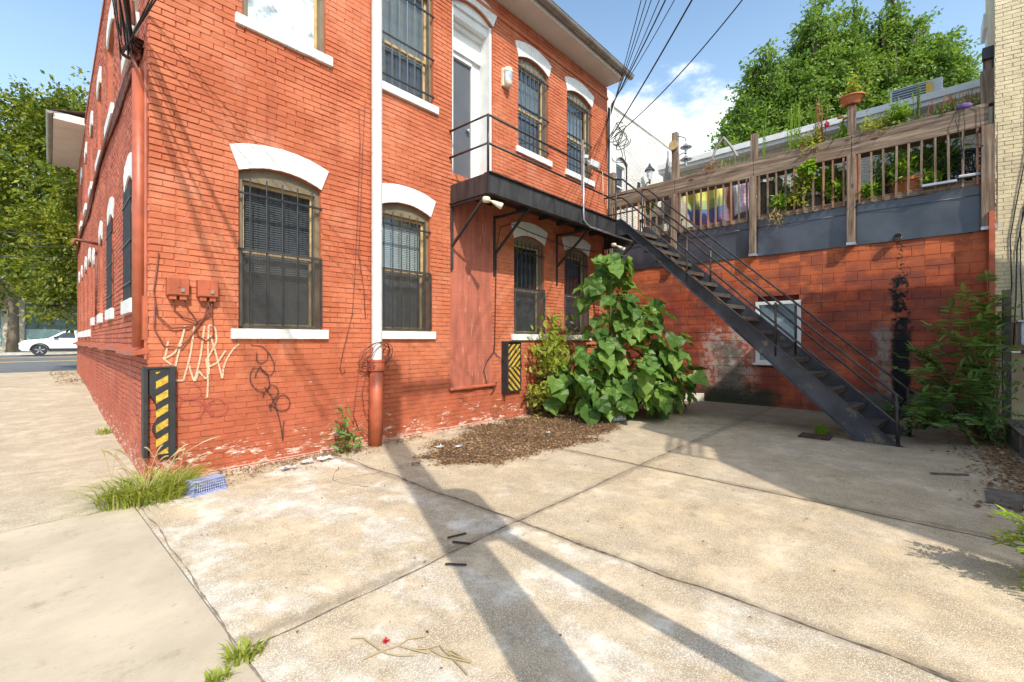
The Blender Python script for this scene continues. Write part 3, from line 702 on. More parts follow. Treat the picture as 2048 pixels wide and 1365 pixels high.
for gn, al in (('graffiti_cream', .80), ('graffiti_black', .78), ('graffiti_pink', .55)):
    q = N(MATS[gn].node_tree); p_ = MATS[gn].node_tree.nodes['Principled BSDF']
    nn = q.step(q.noise(q.pos(), 60, 4, .7), .30, .52); q.put(p_.inputs['Alpha'], q.m('MULTIPLY', nn, al))
g = MB(FA)
for l in ([(700, 245), (685, 330), (675, 350), (720, 385)], [(675, 350), (740, 310), (780, 230), (800, 155)], [(800, 155), (770, 280), (745, 385), (740, 470), (790, 478)],
          [(790, 478), (830, 330), (855, 155)], [(820, 380), (855, 480), (880, 420)], [(855, 480), (890, 340), (915, 155)], [(880, 420), (920, 465), (940, 430), (935, 300), (940, 150)],
          [(940, 150), (975, 165), (985, 240), (960, 300), (930, 350)], [(950, 210), (985, 330), (1020, 465)], [(1040, 300), (990, 370), (930, 400)], [(1020, 465), (1035, 380), (1080, 300), (1120, 262)],
          [(925, 350), (935, 480), (930, 580)]): stroke(g, c3(l), .0175)
g.build('cream_graffiti', 'graffiti_cream', house)
g = MB(FA)
for l in ([(1190, 268), (1260, 280), (1310, 340), (1330, 400), (1310, 445), (1270, 435), (1245, 395)], [(1225, 315), (1225, 360), (1250, 375), (1285, 355), (1290, 320)], [(1245, 395), (1225, 430), (1215, 460)],
          [(1200, 410), (1185, 450), (1195, 500), (1235, 540), (1275, 545), (1300, 510), (1290, 450), (1265, 420), (1215, 405), (1200, 410)], [(1270, 550), (1260, 580)], [(1275, 545), (1310, 505), (1345, 525), (1350, 560), (1325, 590), (1305, 640)],
          [(1270, 515), (1310, 570), (1345, 660), (1365, 740), (1380, 830)], [(1330, 640), (1350, 580), (1390, 565), (1420, 600), (1410, 645), (1370, 660), (1330, 640), (1300, 620), (1310, 660)], [(1385, 715), (1380, 780), (1378, 838)]): stroke(g, c3(l), .015)
g.build('black_graffiti', 'graffiti_black', house)
g = MB(FA)
for l in ([(760, 500), (755, 560), (800, 590), (870, 580), (895, 545), (870, 505), (800, 495)], [(800, 590), (770, 620), (760, 680), (810, 710), (880, 695), (910, 650), (890, 600), (830, 590)], [(905, 560), (920, 640), (960, 690)],
          [(950, 515), (940, 530)], [(1050, 620), (1000, 585), (950, 600), (940, 650), (980, 690), (1040, 665), (1055, 620)], [(960, 590), (905, 650)]): stroke(g, c3(l), .016)
g.build('pink_graffiti', 'graffiti_pink', house)

# ------------------------------------------------------------------ things fixed to the brick house
t = thing('downpipe', 'white downpipe entering a red iron standpipe between the two left ground windows', 'downpipe', (3.51, CY - .1, 0))
m = MB(); m.tube([(3.51, CY - .11, 1.1), (3.51, CY - .11, 7.75)], .075, 16)
for z in (3.05, 4.75, 6.6): m.tube([(3.51, CY - .11, z), (3.51, CY - .11, z + .05)], .0785, 16)
m.build('upper_pipe', 'white_pipe', t, smooth=False)
m = MB(); m.tube([(3.47, CY - .13, -.05), (3.49, CY - .12, .6), (3.51, CY - .11, 1.12)], .095, 16); m.build('lower_pipe', 'red_metal', t, smooth=True)
m = MB(); m.tube([(3.51, CY - .11, 1.06), (3.51, CY - .11, 1.20)], .118, 16); m.tube([(3.51, CY - .11, 1.19), (3.51, CY - .11, 1.22)], .13, 16); m.build('collar', 'red_metal', t)
for k, (bx0, bx1, lab) in enumerate(((1.09, 1.285, 'red painted meter box nearest the alley corner, its latch on the right'), (1.36, 1.555, 'red painted meter box nearer the ground window, one cable bunch below'))):
    t = thing('meter_box', lab, 'meter box', ((bx0 + bx1) / 2, CY - .05, 1.95), 'meter boxes on the brick wall')
    m = MB(FA); m.box((bx0, -.09, 1.965), (bx1, .0, 2.155)); m.build('box_body', 'red_metal', t, bevel=.008)
    m = MB(FA); m.box((bx0 + .008, -.102, 1.975), (bx1 - .008, -.0905, 2.148)); m.box(((bx0 + bx1) / 2 - .01, -.108, 2.05), ((bx0 + bx1) / 2 + .01, -.1025, 2.148)); m.build('lid', 'red_metal', t, bevel=.003)
    m = MB(FA); m.box((bx0 + .115, -.116, 2.005), (bx0 + .145, -.1025, 2.04)); m.build('latch', 'metal_galv', t)
    m = MB(FA)
    for q in (.02, .11): m.box((bx0 + q, -.08, 1.925), (bx0 + q + .06, -.005, 1.964))
    m.build('cable_entry', 'red_metal', t)
# looped cables below the boxes
def sag(a, b, s, n=12, side=(0, 0, -1)):
    a = Vector(a); b = Vector(b); S = Vector(side); return [tuple(a.lerp(b, i / n) + S * s * 4 * (i / n) * (1 - i / n)) for i in range(n + 1)]
def cable(label, paths, mt='cable_red', r=.006, name='cable', cat='cable', group=None, n=5):
    m = MB()
    for p in paths: m.tube(p, r, n)
    return tag(m.build(name, mt, smooth=True), label, cat, group)
y = CY - .025
cable('red painted loops of cable below the meter boxes at the brick corner', [
    [(1.03, y, 2.4), (.99, y, 2.0), (1.02, y, 1.75), (1.14, y - .01, 1.62), (1.3, y, 1.64), (1.42, y, 1.72), (1.5, y - .02, 1.87), (1.52, y - .02, 1.94)],
    [(1.0, y, 1.9), (.99, y - .01, 1.62), (1.08, y, 1.43), (1.22, y - .01, 1.42), (1.32, y, 1.56), (1.43, y - .01, 1.75), (1.47, y - .02, 1.93)],
    [(1.15, y - .03, 1.94), (1.16, y, 1.82), (1.24, y, 1.74), (1.36, y - .01, 1.70), (1.5, y, 1.78), (1.5, y - .03, 1.93)],
    [(1.24, y - .03, 1.94), (1.28, y, 1.84), (1.36, y, 1.72), (1.37, y, 1.55), (1.45, y, 1.48), (1.52, y, 1.55), (1.51, y, 1.75), (1.46, y - .02, 1.93)]], r=.007)
cable('thin dark cable left of the white downpipe, ending in a hook', [
    [(3.28, y, 4.75), (3.30, y, 4.3), (3.27, y, 3.4), (3.22, y, 2.4), (3.18, y, 1.85), (3.05, y, 1.35), (3.0, y, 1.12), (3.03, y, 1.04), (3.08, y, 1.08)],
    [(3.38, y, 4.9), (3.34, y, 4.2), (3.31, y, 3.3), (3.28, y, 2.7), (3.36, y, 2.2), (3.38, y, 1.8)]], 'cable_red', .0055)
lp_ = []
for k in range(6):
    c = (3.42 + .03 * k, 1.28 + .02 * math.sin(k * 2)); a = .2 + .02 * math.sin(k * 3); b = .15 + .02 * math.cos(k * 5)
    lp_.append([(c[0] + a * math.cos(q) * 1.0, y - .07 - .1 * (math.sin(q + k) > 0), c[1] + b * math.sin(q) + .35 * a * math.cos(q)) for q in np.linspace(0, 2 * math.pi, 22)])
lp_.append([(3.30, y, 1.2), (3.24, y, .8), (3.2, y, .45), (3.28, y, .25), (3.40, y - .1, .12)]); lp_.append([(3.4, y - .02, 1.1), (3.33, y, .75), (3.36, y, .5), (3.42, y - .05, .38)])
lp_.append([(3.55, y - .1, .38), (3.64, y - .02, .32), (3.66, y, .15), (3.6, y - .03, .0), (3.5, y - .1, -.01)])
cable('coiled black cable tied around the foot of the white downpipe', lp_, 'cable_red', .0055, 'cable_coil', 'cable')
cable('black cable dropping past the tile panel and splitting into a loop', [
    [(6.9, y - .02, 3.66), (6.45, y, 3.72), (6.15, y, 3.60), (6.02, y - .03, 3.2), (6.02, y, 2.2), (6.00, y, 1.42), (5.98, y, 1.28)],
    [(5.98, y, 1.28), (5.80, y, 1.12), (5.72, y, .95), (5.80, y, .70), (5.93, y, .62), (6.03, y - .02, .72), (6.0, y - .02, .62), (5.9, y, .50)],
    [(5.98, y, 1.28), (6.12, y, 1.17), (6.2, y - .04, 1.1)], [(6.9, y - .02, 3.66), (7.6, y - .03, 3.6), (8.3, y - .03, 3.55), (9.5, y - .02, 3.62)]], 'cable_black', .008)
# corner hazard guards
def guard(fr, parts, z0, z1, label, chev, loc):
    t = thing('corner_guard', label, 'corner guard', loc, 'striped rubber corner guards')
    x0, x1 = parts
    m = MB(fr)
    if chev: m.box((x0, -.060, z0), (x1, -.018, z1))
    else:
        rr = random.Random(2); lv = [z0 + (z1 - z0) * i / 14 for i in range(15)]; ed = [x0 + (.0 if i > 9 else (.045 + rr.uniform(-.02, .03) if i > 1 else .07)) for i in range(15)]
        for i in range(14): m.prism([(ed[i], lv[i]), (x1, lv[i]), (x1, lv[i + 1]), (ed[i + 1], lv[i + 1])], -.060, -.018)
    bd = m.build('rubber_body', 'rubber', t)
    def clip(poly, z, keep_above):
        out = []
        for (xa, za), (xb, zb) in zip(poly, poly[1:] + poly[:1]):
            ia = (za >= z) == keep_above or za == z; ib = (zb >= z) == keep_above or zb == z
            if ia: out.append((xa, za))
            if ia != ib: q = (z - za) / (zb - za); out.append((xa + (xb - xa) * q, z))
        return out
    m = MB(fr); a = x0 + (.075 if chev else .052); b = x1 - (.035 if chev else .062); mid = (z0 + z1) / 2
    pitch = .125 if chev else .15; wd = pitch * .5; sl = (b - a) * (.9 if chev else .62)
    zones = [(z0 + .03, mid - .003, -sl), (mid + .003, z1 - .03, sl)] if chev else [(z0 + .03, z1 - .03, sl)]
    for lo, hi, sp_ in zones:
        zz = lo - abs(sl) * 1.2 - pitch
        while zz < hi + abs(sl):
            poly = [(a, zz), (b, zz + sp_), (b, zz + sp_ + wd), (a, zz + wd)]
            poly = clip(poly, lo, True)
            if len(poly) > 2: poly = clip(poly, hi, False)
            if len(poly) > 2: m.prism(poly, -.0635, -.0602)
            zz += pitch
    m.build('yellow_stripes', 'yellow_tape', t)
    return t
gt = guard(FA, (.95, 1.165), .29, 1.20, 'torn black and yellow striped corner guard on the alley corner of the brick house', False, (1.0, CY, .29))
m = MB(FB); m.box((-.06, -.05, .30), (.11, -.012, 1.22)); m.build('side_flange', 'rubber', gt, bevel=.006)
m = MB(FA); m.box((1.112, -.078, .28), (1.166, -.0605, 1.21)); m.box((.93, -.07, 1.201), (1.175, -.02, 1.222)); m.build('edge_rib', 'rubber', gt, bevel=.005)
g2 = guard(FA, (6.22, 6.70), .50, 1.45, 'intact black and yellow chevron corner guard on the yard wall beside the vine', True, (6.45, CY, .5))
m = MB(FA); m.box((6.20, -.16, .49), (6.235, -.0, 1.46)); m.box((6.2, -.10, 1.451), (6.72, -.0, 1.475)); m.build('side_flange', 'rubber', g2, bevel=.006)
# corner conduit
t = thing('cable_guard', 'tall red painted half-round metal cable guard up the alley corner', 'cable guard', (CX, CY, 1.35))
m = MB(FB); m.tube([(.15, -.06, 1.42), (.15, -.06, 4.3)], .06, 10); m.build('cover', 'red_metal', t, smooth=True)
m = MB(FB); m.box((.0, -.05, 1.5), (.3, -.008, 1.95)); m.tube([(.02, -.02, 1.3), (.02, -.02, 4.35)], .018, 8); m.build('side_strap', 'red_metal', t)
# wall lamp
t = thing('wall_lamp', 'cream wall lantern on the brick wall right of the grey balcony door', 'wall lamp', (6.3, CY, 6.25))
m = MB(FA); m.box((6.19, -.06, 6.26), (6.37, 0, 6.60)); m.build('back_plate', 'lamp_cream', t, bevel=.01)
m = MB(FA)
for (ra, z) in (): pass
m.lathe([(0, .0), (.05, .01), (.075, .06), (.085, .1)], (6.28, -.10, 6.24), 14); m.lathe([(.09, 0), (.095, .03), (.08, .08), (0, .09)], (6.28, -.10, 6.51), 14); m.build('cap', 'lamp_cream', t, smooth=True)
m = MB(FA); m.lathe([(.082, 0), (.086, .17)], (6.28, -.10, 6.34), 14); m.build('lamp_glass', 'frosted', t, smooth=True)

# ------------------------------------------------------------------ iron landing and stair
PX0, PX1, PY0, PZ0, PZ1 = 4.97, 9.88, 4.99, 3.78, 4.09
st = thing('iron_stair', 'black iron fire stair with railed landing along the brick house down to the yard', 'staircase', (8.9, .5, 0))
m = MB(); m.box((PX0, PY0, PZ0), (8.87, PY0 + .012, PZ1)); m.box((PX0, PY0 + .012, PZ1 - .012), (8.87, PY0 + .07, PZ1)); m.box((PX0 - .012, PY0 - .04, PZ1), (8.87, PY0 + .1, PZ1 + .012)); m.box((PX0, PY0 - .03, PZ0 - .012), (8.87, PY0 + .07, PZ0))
m.box((PX0 - .012, PY0, PZ0), (PX0, CY, PZ1)); m.box((PX0 - .04, PY0, PZ0 - .012), (PX0 + .0, CY, PZ0 - .0005)); m.box((PX1, PY0, PZ0), (PX1 + .012, CY, PZ1))
for x in (6.63, 8.15): m.box((x, PY0 - .006, PZ0 + .001), (x + .05, PY0 - .0005, PZ1 - .001))
m.build('landing_channel', 'iron_rust', st)
m = MB(); m.box((PX0, PY0 + .01, PZ1 - .05), (PX1, CY - .012, PZ1 - .015))
for x in (5.3, 5.9, 6.6, 7.3, 7.9, 8.6, 9.2): m.box((x, PY0 + .08, PZ1 - .13), (x + .05, CY - .02, PZ1 - .051))
m.build('landing_plate', 'black_iron', st)
for bx in (4.98, 6.0, 7.92, 9.84):
    m = MB(); m.box((bx - .025, CY - .03, 2.68), (bx + .025, CY - .013, PZ0)); m.beam((bx, CY - .03, 3.08), (bx, PY0 + .08, PZ0 - .03), .045, .03); m.beam((bx, CY - .03, PZ0 - .035), (bx, PY0 + .05, PZ0 - .035), .045, .04)
    m.build('bracket', 'iron_rust' if bx < 6 else 'black_iron', st)
S0 = Vector((8.87, 4.97)); S1 = Vector((8.38, .38)); dv = (S1 - S0); run = dv.length; dv.normalize(); pv = Vector((-dv.y, dv.x))
if pv.x < 0: pv = -pv
FS = Fr((S0.x, S0.y, 0), (dv.x, dv.y), (pv.x, pv.y))       # x down the run, y across the width
slope = PZ1 / run; SW = 1.0
def zs(x): return PZ1 + .03 - x * slope
for y0 in (0, SW):
    m = MB(FS); top = [(-.0, zs(0)), (run + .12, max(0.01, zs(run + .12)))]
    d = .46
    poly = [(0, PZ0 - .02), (0, PZ1 + .02), (.12, PZ1 + .02), (run + .06, .06), (run + .06 + .12, -.0), (run - d / slope + .16, -.0), (.30, PZ0 - .02)]
    m.prism(poly, y0 - .006, y0 + .006)
    # flanges
    sgn = 1 if y0 == 0 else -1
    for za, zb in (((.12, PZ1 + .02), (run + .06, .06)), ((.30, PZ0 - .02), (run - d / slope + .16, .004))):
        m.beam((za[0], y0 - sgn * .022, za[1]), (zb[0], y0 - sgn * .022, zb[1]), .055, .01)
    m.build('stringer', 'stringer_paint', st)
NT = 16
for i in range(NT):
    z = PZ1 - (i + 1) * PZ1 / (NT + 1); x = (i + 1) * run / (NT + 1) - .12
    m = MB(FS); m.box((x - .03, .012, z - .035), (x + .23, SW - .012, z - .03 + .0)); m.box((x + .205, .012, z - .075), (x + .232, SW - .012, z - .0355)); m.box((x - .03, .012, z - .0555), (x - .02, SW - .012, z - .0355)); 
    m.box((x - .03, .012, z - .0295), (x + .232, SW - .012, z - .006)); m.build('tread', 'tread_iron', st)
def rail(name, paths, r=.019):
    for p in paths:
        m = MB(); m.tube(p, r, 8); m.build(name, 'rail_iron', st, smooth=True)
H1, H2 = .90, .46
rail('landing_rail', [[(PX0 - .02, CY, PZ1 + H1), (PX0, PY0 + .02, PZ1 + H1), (8.87, PY0 + .02, PZ1 + H1)], [(PX0 - .02, CY, PZ1 + H2), (PX0, PY0 + .02, PZ1 + H2), (8.87, PY0 + .02, PZ1 + H2)]])
rail('rail_post', [[(PX0, PY0 + .02, PZ1), (PX0, PY0 + .02, PZ1 + H1)], [(8.87, PY0 + .0, PZ0), (8.87, PY0 + .0, PZ1 + H1 + .02)]], .02)
rail('landing_rail', [[(PX1, CY, PZ1 + H1), (PX1, PY0, PZ1 + H1)], [(PX1, CY, PZ1 + H2), (PX1, PY0, PZ1 + H2)]])
for yy in (0, SW):
    for h in (.82, .42):
        p = [FS((0, yy, PZ1 + h + .08)), FS((.15, yy, PZ1 + h + .04)), FS((run + .05, yy, h - .06)), FS((run + .15, yy, h - .16))]
        rail('stair_rail', [p], .0185)
    for x in (1.6, 3.15): rail('rail_post', [[FS((x, yy, zs(x) - .1)), FS((x, yy, zs(x) + .79))]], .0185)
    rail('rail_post', [[FS((run + .10, yy, -.02)), FS((run + .08, yy, .74))]], .024)
rail('rail_post', [[FS((0, SW, PZ1)), FS((0, SW, PZ1 + .9))]], .019)
# flood lights and conduit on the landing
def flood(loc, lab, s=1, mt='lamp_cream'):
    t = thing('flood_light', lab, 'flood light', loc, 'flood lights on the landing')
    x, y_, z = loc
    m = MB(); m.lathe([(0, -.05), (.055, -.045), (.065, 0), (.055, .03), (0, .035)], (x, y_, z), 14); m.build('mount', mt, t, smooth=True)
    m = MB(); m.tube([(x, y_, z), (x + .06 * s, y_ - .06, z - .03)], .014, 8); d = Vector((.10 * s, -.10, -.07)); p = Vector((x + .06 * s, y_ - .06, z - .03))
    m.tube([tuple(p), tuple(p + d * .4), tuple(p + d * 1.0), tuple(p + d * 1.15)], [.02, .035, .052, .05], 12); m.build('lamp_head', mt, t, smooth=True)
flood((PX0 - .01, PY0 + .05, PZ0 - .10), 'cream flood light under the left front corner of the iron landing')
flood((9.3, PY0 + .3, PZ0 - .10), 'cream flood light under the right end of the landing by the stair top')
t = thing('conduit_pipe', 'grey conduit clipped to the landing rail and bent along the channel', 'conduit', (7.55, PY0, 3.7))
m = MB(); m.tube([(7.55, PY0 - .03, 5.25), (7.55, PY0 - .03, 3.98), (7.56, PY0 - .03, 3.86), (7.66, PY0 - .02, 3.80), (7.8, PY0 - .02, 3.76), (9.7, PY0 - .0, 3.76)], .02, 8); m.build('pipe_run', 'metal_galv', t, smooth=True)
m = MB(); m.box((7.50, PY0 - .055, 4.4), (7.52, PY0 - .01, 5.4)); m.build('strut', 'metal_galv', t)
t = thing('security_light', 'grey square security lamp on top of the conduit at the landing rail', 'security light', (7.7, PY0, 5.0))
m = MB(); m.beam((7.72, PY0 - .05, 5.02), (7.93, PY0 - .12, 4.98), .12, .13); m.build('lamp_head', 'ac_body', t, bevel=.01)
m = MB(); m.tube([(7.55, PY0 - .03, 5.08), (7.66, PY0 - .05, 5.04), (7.74, PY0 - .05, 5.02)], .015, 8); m.lathe([(0, -.05), (.05, -.04), (.055, .02), (0, .04)], (7.6, PY0 - .05, 5.1), 12); m.build('mount', 'white_trim', t)
m = MB(); m.tube([(7.85, PY0 - .09, 4.93), (7.83, PY0 - .06, 4.82), (7.72, PY0 - .04, 4.78), (7.68, PY0 - .04, 4.9)], .006, 6); m.build('lead', 'cable_black', t)
cable('pale thin cord hanging from the landing rail near the last upper window', [[(8.3, PY0 - .01, 5.0), (8.3, PY0 - .02, 4.6), (8.29, PY0 - .02, 4.35)]], 'lamp_cream', .006, 'cord', 'cord')

# ------------------------------------------------------------------ block wall, terrace and its timber fence
XC = 11.46
FC = Fr((XC, 0, 0), (0, -1), (1, 0))      # x = -worldY, y into the wall
bw = thing('block_wall', 'red painted concrete block wall with a black leak stain behind the iron stair', 'wall', (XC, 2.5, 0))
cw = Opening(-2.83, -2.02, 1.02, 2.32, 0)
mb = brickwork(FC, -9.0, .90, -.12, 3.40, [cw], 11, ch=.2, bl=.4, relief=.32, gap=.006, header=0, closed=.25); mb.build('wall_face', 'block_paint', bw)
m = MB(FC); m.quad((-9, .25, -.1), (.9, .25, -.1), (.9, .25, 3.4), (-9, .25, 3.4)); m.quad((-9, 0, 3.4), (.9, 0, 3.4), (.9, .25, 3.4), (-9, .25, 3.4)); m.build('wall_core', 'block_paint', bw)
m = MB(FC)
for a, b in (((-2.87, -.02, .98), (-2.80, .08, 2.36)), ((-2.05, -.02, .98), (-1.98, .08, 2.36)), ((-2.80, -.02, 2.29), (-2.05, .08, 2.36)), ((-2.80, -.02, .98), (-2.05, .08, 1.04))): m.box(a, b)
wn_ = m.build('window', 'white_trim', bw)
m = MB(FC); m.quad((-2.8, .05, 1.04), (-2.05, .05, 1.04), (-2.05, .05, 2.29), (-2.8, .05, 2.29)); m.build('pane', 'glass', wn_)
m = MB(FC)
for i in range(44): z = 1.04 + i * .0284; m.quad((-2.8, .10, z), (-2.05, .10, z), (-2.05, .112, z + .024), (-2.8, .112, z + .024))
m.quad((-2.8, .13, 1.04), (-2.05, .13, 1.04), (-2.05, .13, 2.29), (-2.8, .13, 2.29)); m.build('blind', 'blind_pale', wn_)
m = MB(FC); m.box((-2.92, -.05, .93), (-1.95, .02, .978)); m.build('sill', 'white_trim', wn_)
t = thing('drain_pipe', 'short pale pipe end sticking out of the dark panel above the leak stain', 'pipe', (XC, .4, 3.46))
m = MB(FC); m.tube([(-.39, .1, 3.47), (-.39, -.16, 3.46)], .062, 16, cap=False); m.tube([(-.39, .08, 3.47), (-.39, -.16, 3.46)], .048, 16, cap=False)
m.lathe([(.048, -.16), (.062, -.16)], (0, 0, 0), 4) if False else None
m.build('pipe_wall', 'cream_paint', t); m = MB(FC); m.tube([(-.39, .04, 3.47), (-.39, .05, 3.47)], .05, 16); m.build('pipe_shade_disc', 'interior_shade', t)  # dark disc paints the shade inside the pipe end
# dark sheet panels
pys = [6.55, 4.73, 2.90, 1.10, -.82]
tr = thing('roof_terrace', 'timber roof terrace with slatted balustrade and dark sheet metal skirt above the block wall', 'terrace', (12.5, 2.9, 3.4))
sh_ = [9.0] + pys
for a, b in zip(sh_[:-1], sh_[1:]):
    m = MB(); n = 14; k = 6; vs = []
    ya, yb = a - (.07 if a != 9 else 0), b + .07
    for j in range(k + 1):
        for i in range(n + 1):
            yy = ya + (yb - ya) * i / n; z = 3.405 + .80 * j / k
            e = .034 * nz(yy * 1.7, z * 2.2, a) + .012 * nz(yy * 4, z * 4, 1)
            vs.append((XC - .038 - e - (.006 if j == k else 0), yy, z))
    m.add(vs, [(j * (n + 1) + i, j * (n + 1) + i + 1, (j + 1) * (n + 1) + i + 1, (j + 1) * (n + 1) + i) for j in range(k) for i in range(n)])
    m.box((XC - .062, min(ya, yb), 4.04), (XC - .052, max(ya, yb), 4.048)); m.build('skirt_panel', 'sheet_metal', tr, smooth=True)
m = MB(); m.box((XC, -.87, 3.4), (14.0, 9, 4.2)); m.build('deck_floor', 'wood_grey', tr)
m = MB(); m.box((XC - .06, -.80, 4.207), (XC - .01, 9, 4.30)); m.build('bottom_board', 'wood_long', tr)
m = MB(); m.box((XC - .045, -.80, 4.302), (XC + .0, 9, 4.325)); m.build('bottom_lip', 'wood_red', tr)
for a, b in zip(sh_[:-1], sh_[1:]):
    m = MB(); j = random.uniform(-.01, .01); m.box((XC - .10, b + .005, 5.20 + j), (XC - .055, a - .005, 5.60 + j)); m.box((XC - .054, b + .01, 5.21), (XC + .20, a - .01, 5.24)); m.box((XC + .2, b + .01, 5.21), (XC + .24, a - .01, 5.58)); m.build('planter_board', 'wood_long', tr, bevel=.006)
    m = MB(); m.box((XC - .05, b + .02, 5.25), (XC + .19, a - .02, 5.55)); m.build('planter_soil', 'soil', tr)
for i, yy in enumerate(pys):
    m = MB(); e = i == 4
    wd = .10 if e else .07
    m.box((XC - .17 if not e else XC - .16, yy - wd, 3.46), (XC - .1005 if not e else XC - .02, yy + wd, 5.199)); m.box((XC - .05, yy - wd, 5.601), (XC + .07, yy + wd, 6.22 + .04 * math.sin(i * 3)))
    m.build('post', 'wood_up', tr, bevel=.006)
    m = MB(); m.box((XC - .175, yy - wd - .005, 3.40), (XC - .02, yy + wd + .005, 3.455)); m.build('post_foot', 'metal_galv', tr)
    m = MB(); m.box((XC - .085, yy - wd - .05, 4.3), (XC - .03, yy - wd - .002, 5.199)); m.build('post_side_board', 'wood_red', tr)
for a, b in zip(sh_[:-1], sh_[1:]):
    n = 10 if a != 9 else 13
    for i in range(n):
        yy = a - (a - b) * (i + .75) / (n + .5) + random.uniform(-.008, .008); m = MB(); tl = random.uniform(-.012, .012)
        m.beam((XC - .08, yy, 4.215), (XC - .08 + random.uniform(-.005, .005), yy + tl, 5.199), .034, .034)
        m.build('baluster', random.choice(['wood_up', 'wood_up', 'wood_red']), tr)

# tall post with lantern and feeders
t = thing('bird_feeder_post', 'tall grey post with a round ornament and hanging metal feeders on the terrace', 'post', (12.0, 5.0, 4.2))
m = MB(); m.box((11.93, 4.90, 4.2), (12.07, 5.04, 7.05)); m.build('timber_post', 'wood_up', t)
m = MB(); m.tube([(11.86, 4.97, 6.69), (11.92, 4.97, 6.69)], .125, 20); m.build('round_ornament', 'sash_wood', t)
m = MB(); m.tube([(12.0, 4.9, 6.95), (12.0, 4.8, 6.9), (12.0, 4.70, 6.84), (12.0, 4.68, 6.74)], .012, 6); m.tube([(12.0, 4.9, 6.42), (12.0, 4.75, 6.46), (12.0, 4.68, 6.40)], .012, 6); m.build('hook', 'black_iron', t)
for z in (6.56, 6.24):
    m = MB(); m.lathe([(.0, .14), (.03, .13), (.05, .10), (.15, .03), (.15, .02), (.04, .03), (.035, -.14), (0, -.14)], (12.0, 4.68, z), 14); m.build('feeder', 'metal_galv', t)
# flag hung behind the balusters: coloured bands
t = thing('pride_flag', 'rippled rainbow flag with a chevron hanging behind the terrace balusters', 'flag', (12.2, 4.0, 4.5))
plain('flag_yellow', (.58, .55, .10), .7, .1); plain('flag_green', (.32, .42, .16), .7, .1); plain('flag_blue', (.13, .17, .38), .7, .1); plain('flag_purple', (.24, .12, .28), .7, .1)
plain('flag_pink', (.60, .40, .55), .7, .1); plain('flag_brown', (.30, .16, .12), .7, .1); plain('flag_pale', (.55, .62, .75), .7, .1)
bands = ['flag_yellow', 'flag_green', 'flag_blue', 'flag_purple']
def fy(s, r):  # s 0..1 along, r 0..1 down
    yy = 4.85 - s * 1.75; top = 5.42 - .06 * math.sin(s * 3); H = .85
    z = top - r * H - .12 * r * math.sin(s * 5); x = 12.15 + .05 * math.sin(s * 22) + .03 * math.sin(r * 7 + s * 5)
    yy = yy - .25 * (1 - s) * r; return (x, yy, z)
for bi, bn in enumerate(bands):
    m = MB(); 
    for i in range(18):
        s0, s1 = i / 30, (i + 1) / 30
        for j in range(3):
            r0, r1 = (bi + j / 3) / 4, (bi + (j + 1) / 3) / 4; m.quad(fy(s0, r0), fy(s1, r0), fy(s1, r1), fy(s0, r1))
    m.build('flag_band', bn, t)
for bi, (bn, s0) in enumerate((('flag_brown', .6), ('flag_pale', .72), ('flag_pink', .84))):
    m = MB()
    for i in range(4):
        a, b = s0 + i * .032, s0 + (i + 1) * .032
        for j in range(8): m.quad(fy(a, j / 8), fy(b, j / 8), fy(b, (j + 1) / 8), fy(a, (j + 1) / 8))
    m.build('flag_band', bn, t)
# terrace clutter
def pot(name, label, loc, r, h, mt, group=None, flare=1.25, cat='flower pot'):
    t = thing(name, label, cat, loc, group)
    m = MB(); m.lathe([(0, 0), (r, 0), (r * flare * .95, h * .85), (r * flare * 1.08, h * .85), (r * flare * 1.08, h), (r * flare * .98, h), (r * flare * .9, h * .8), (0, h * .8)], loc, 22); m.build('pot_wall', mt, t)
    m = MB(); m.lathe([(r * flare * .9, h * .84), (0, h * .86)], loc, 22); m.build('pot_soil', 'soil', t); return t
pot('flower_pot', 'large round terracotta planter behind the right bay of terrace balusters', (11.95, .18, 4.2), .34, .42, 'terracotta')
pot('flower_pot', 'small black nursery pot right of the large terracotta planter', (11.75, -.28, 4.2), .12, .22, 'rubber', flare=1.15)
pot('planter_box', 'dark brown planter tub behind the middle bay of terrace balusters', (11.95, 2.0, 4.2), .36, .46, 'trunk_bark')
pot('flower_pot', 'grey pot tucked beside the third terrace post', (11.85, .98, 4.2), .14, .4, 'grey_siding', flare=1.1)
bt = pot('flower_bowl', 'shallow terracotta bowl balanced on top of the tallest fence post', (XC, 1.10, 6.26), .12, .15, 'terracotta', flare=1.75, cat='flower bowl')
t = thing('wicker_ball', 'dark open wicker sphere at the right end of the terrace', 'wicker ball', (11.85, -.55, 4.2))
m = MB(); c = Vector((11.9, -.58, 4.62))
for i in range(46):
    a = Vector(rnd_unit(1)[0]); b = a.cross(Vector((.3, .5, .8))).normalized(); k = a.cross(b); q0 = random.uniform(0, 6)
    rr = .40 + random.uniform(-.012, .012); m.tube([tuple(c + (b * math.cos(q0 + q) + k * math.sin(q0 + q)) * rr) for q in np.linspace(0, 4.6, 22)], .008, 4)
m.build('wicker_weave', 'black_iron', t)
m = MB(); m.beam((XC - .12, .05, 4.33), (XC - .09, -.42, 4.335), .14, .05); tag(m.build('aluminium_tray', 'metal_galv', bevel=.01), 'long pale metal tray lying on the terrace edge', 'tray')
m = MB(); m.beam((XC - .10, -.42, 4.39), (XC - .02, -.74, 4.40), .16, .05); tag(m.build('aluminium_tray', 'metal_galv', bevel=.01), 'short metal tray tucked beside the corner post', 'tray')
m = MB(); m.lathe([(0, 0), (.09, .01), (.13, .06), (.08, .12), (0, .13)], (XC - .02, -.52, 5.58), 12); tag(m.build('purple_cloth', 'purple_cloth', smooth=True), 'bunched purple cloth on the planter board near the beige wall', 'cloth')
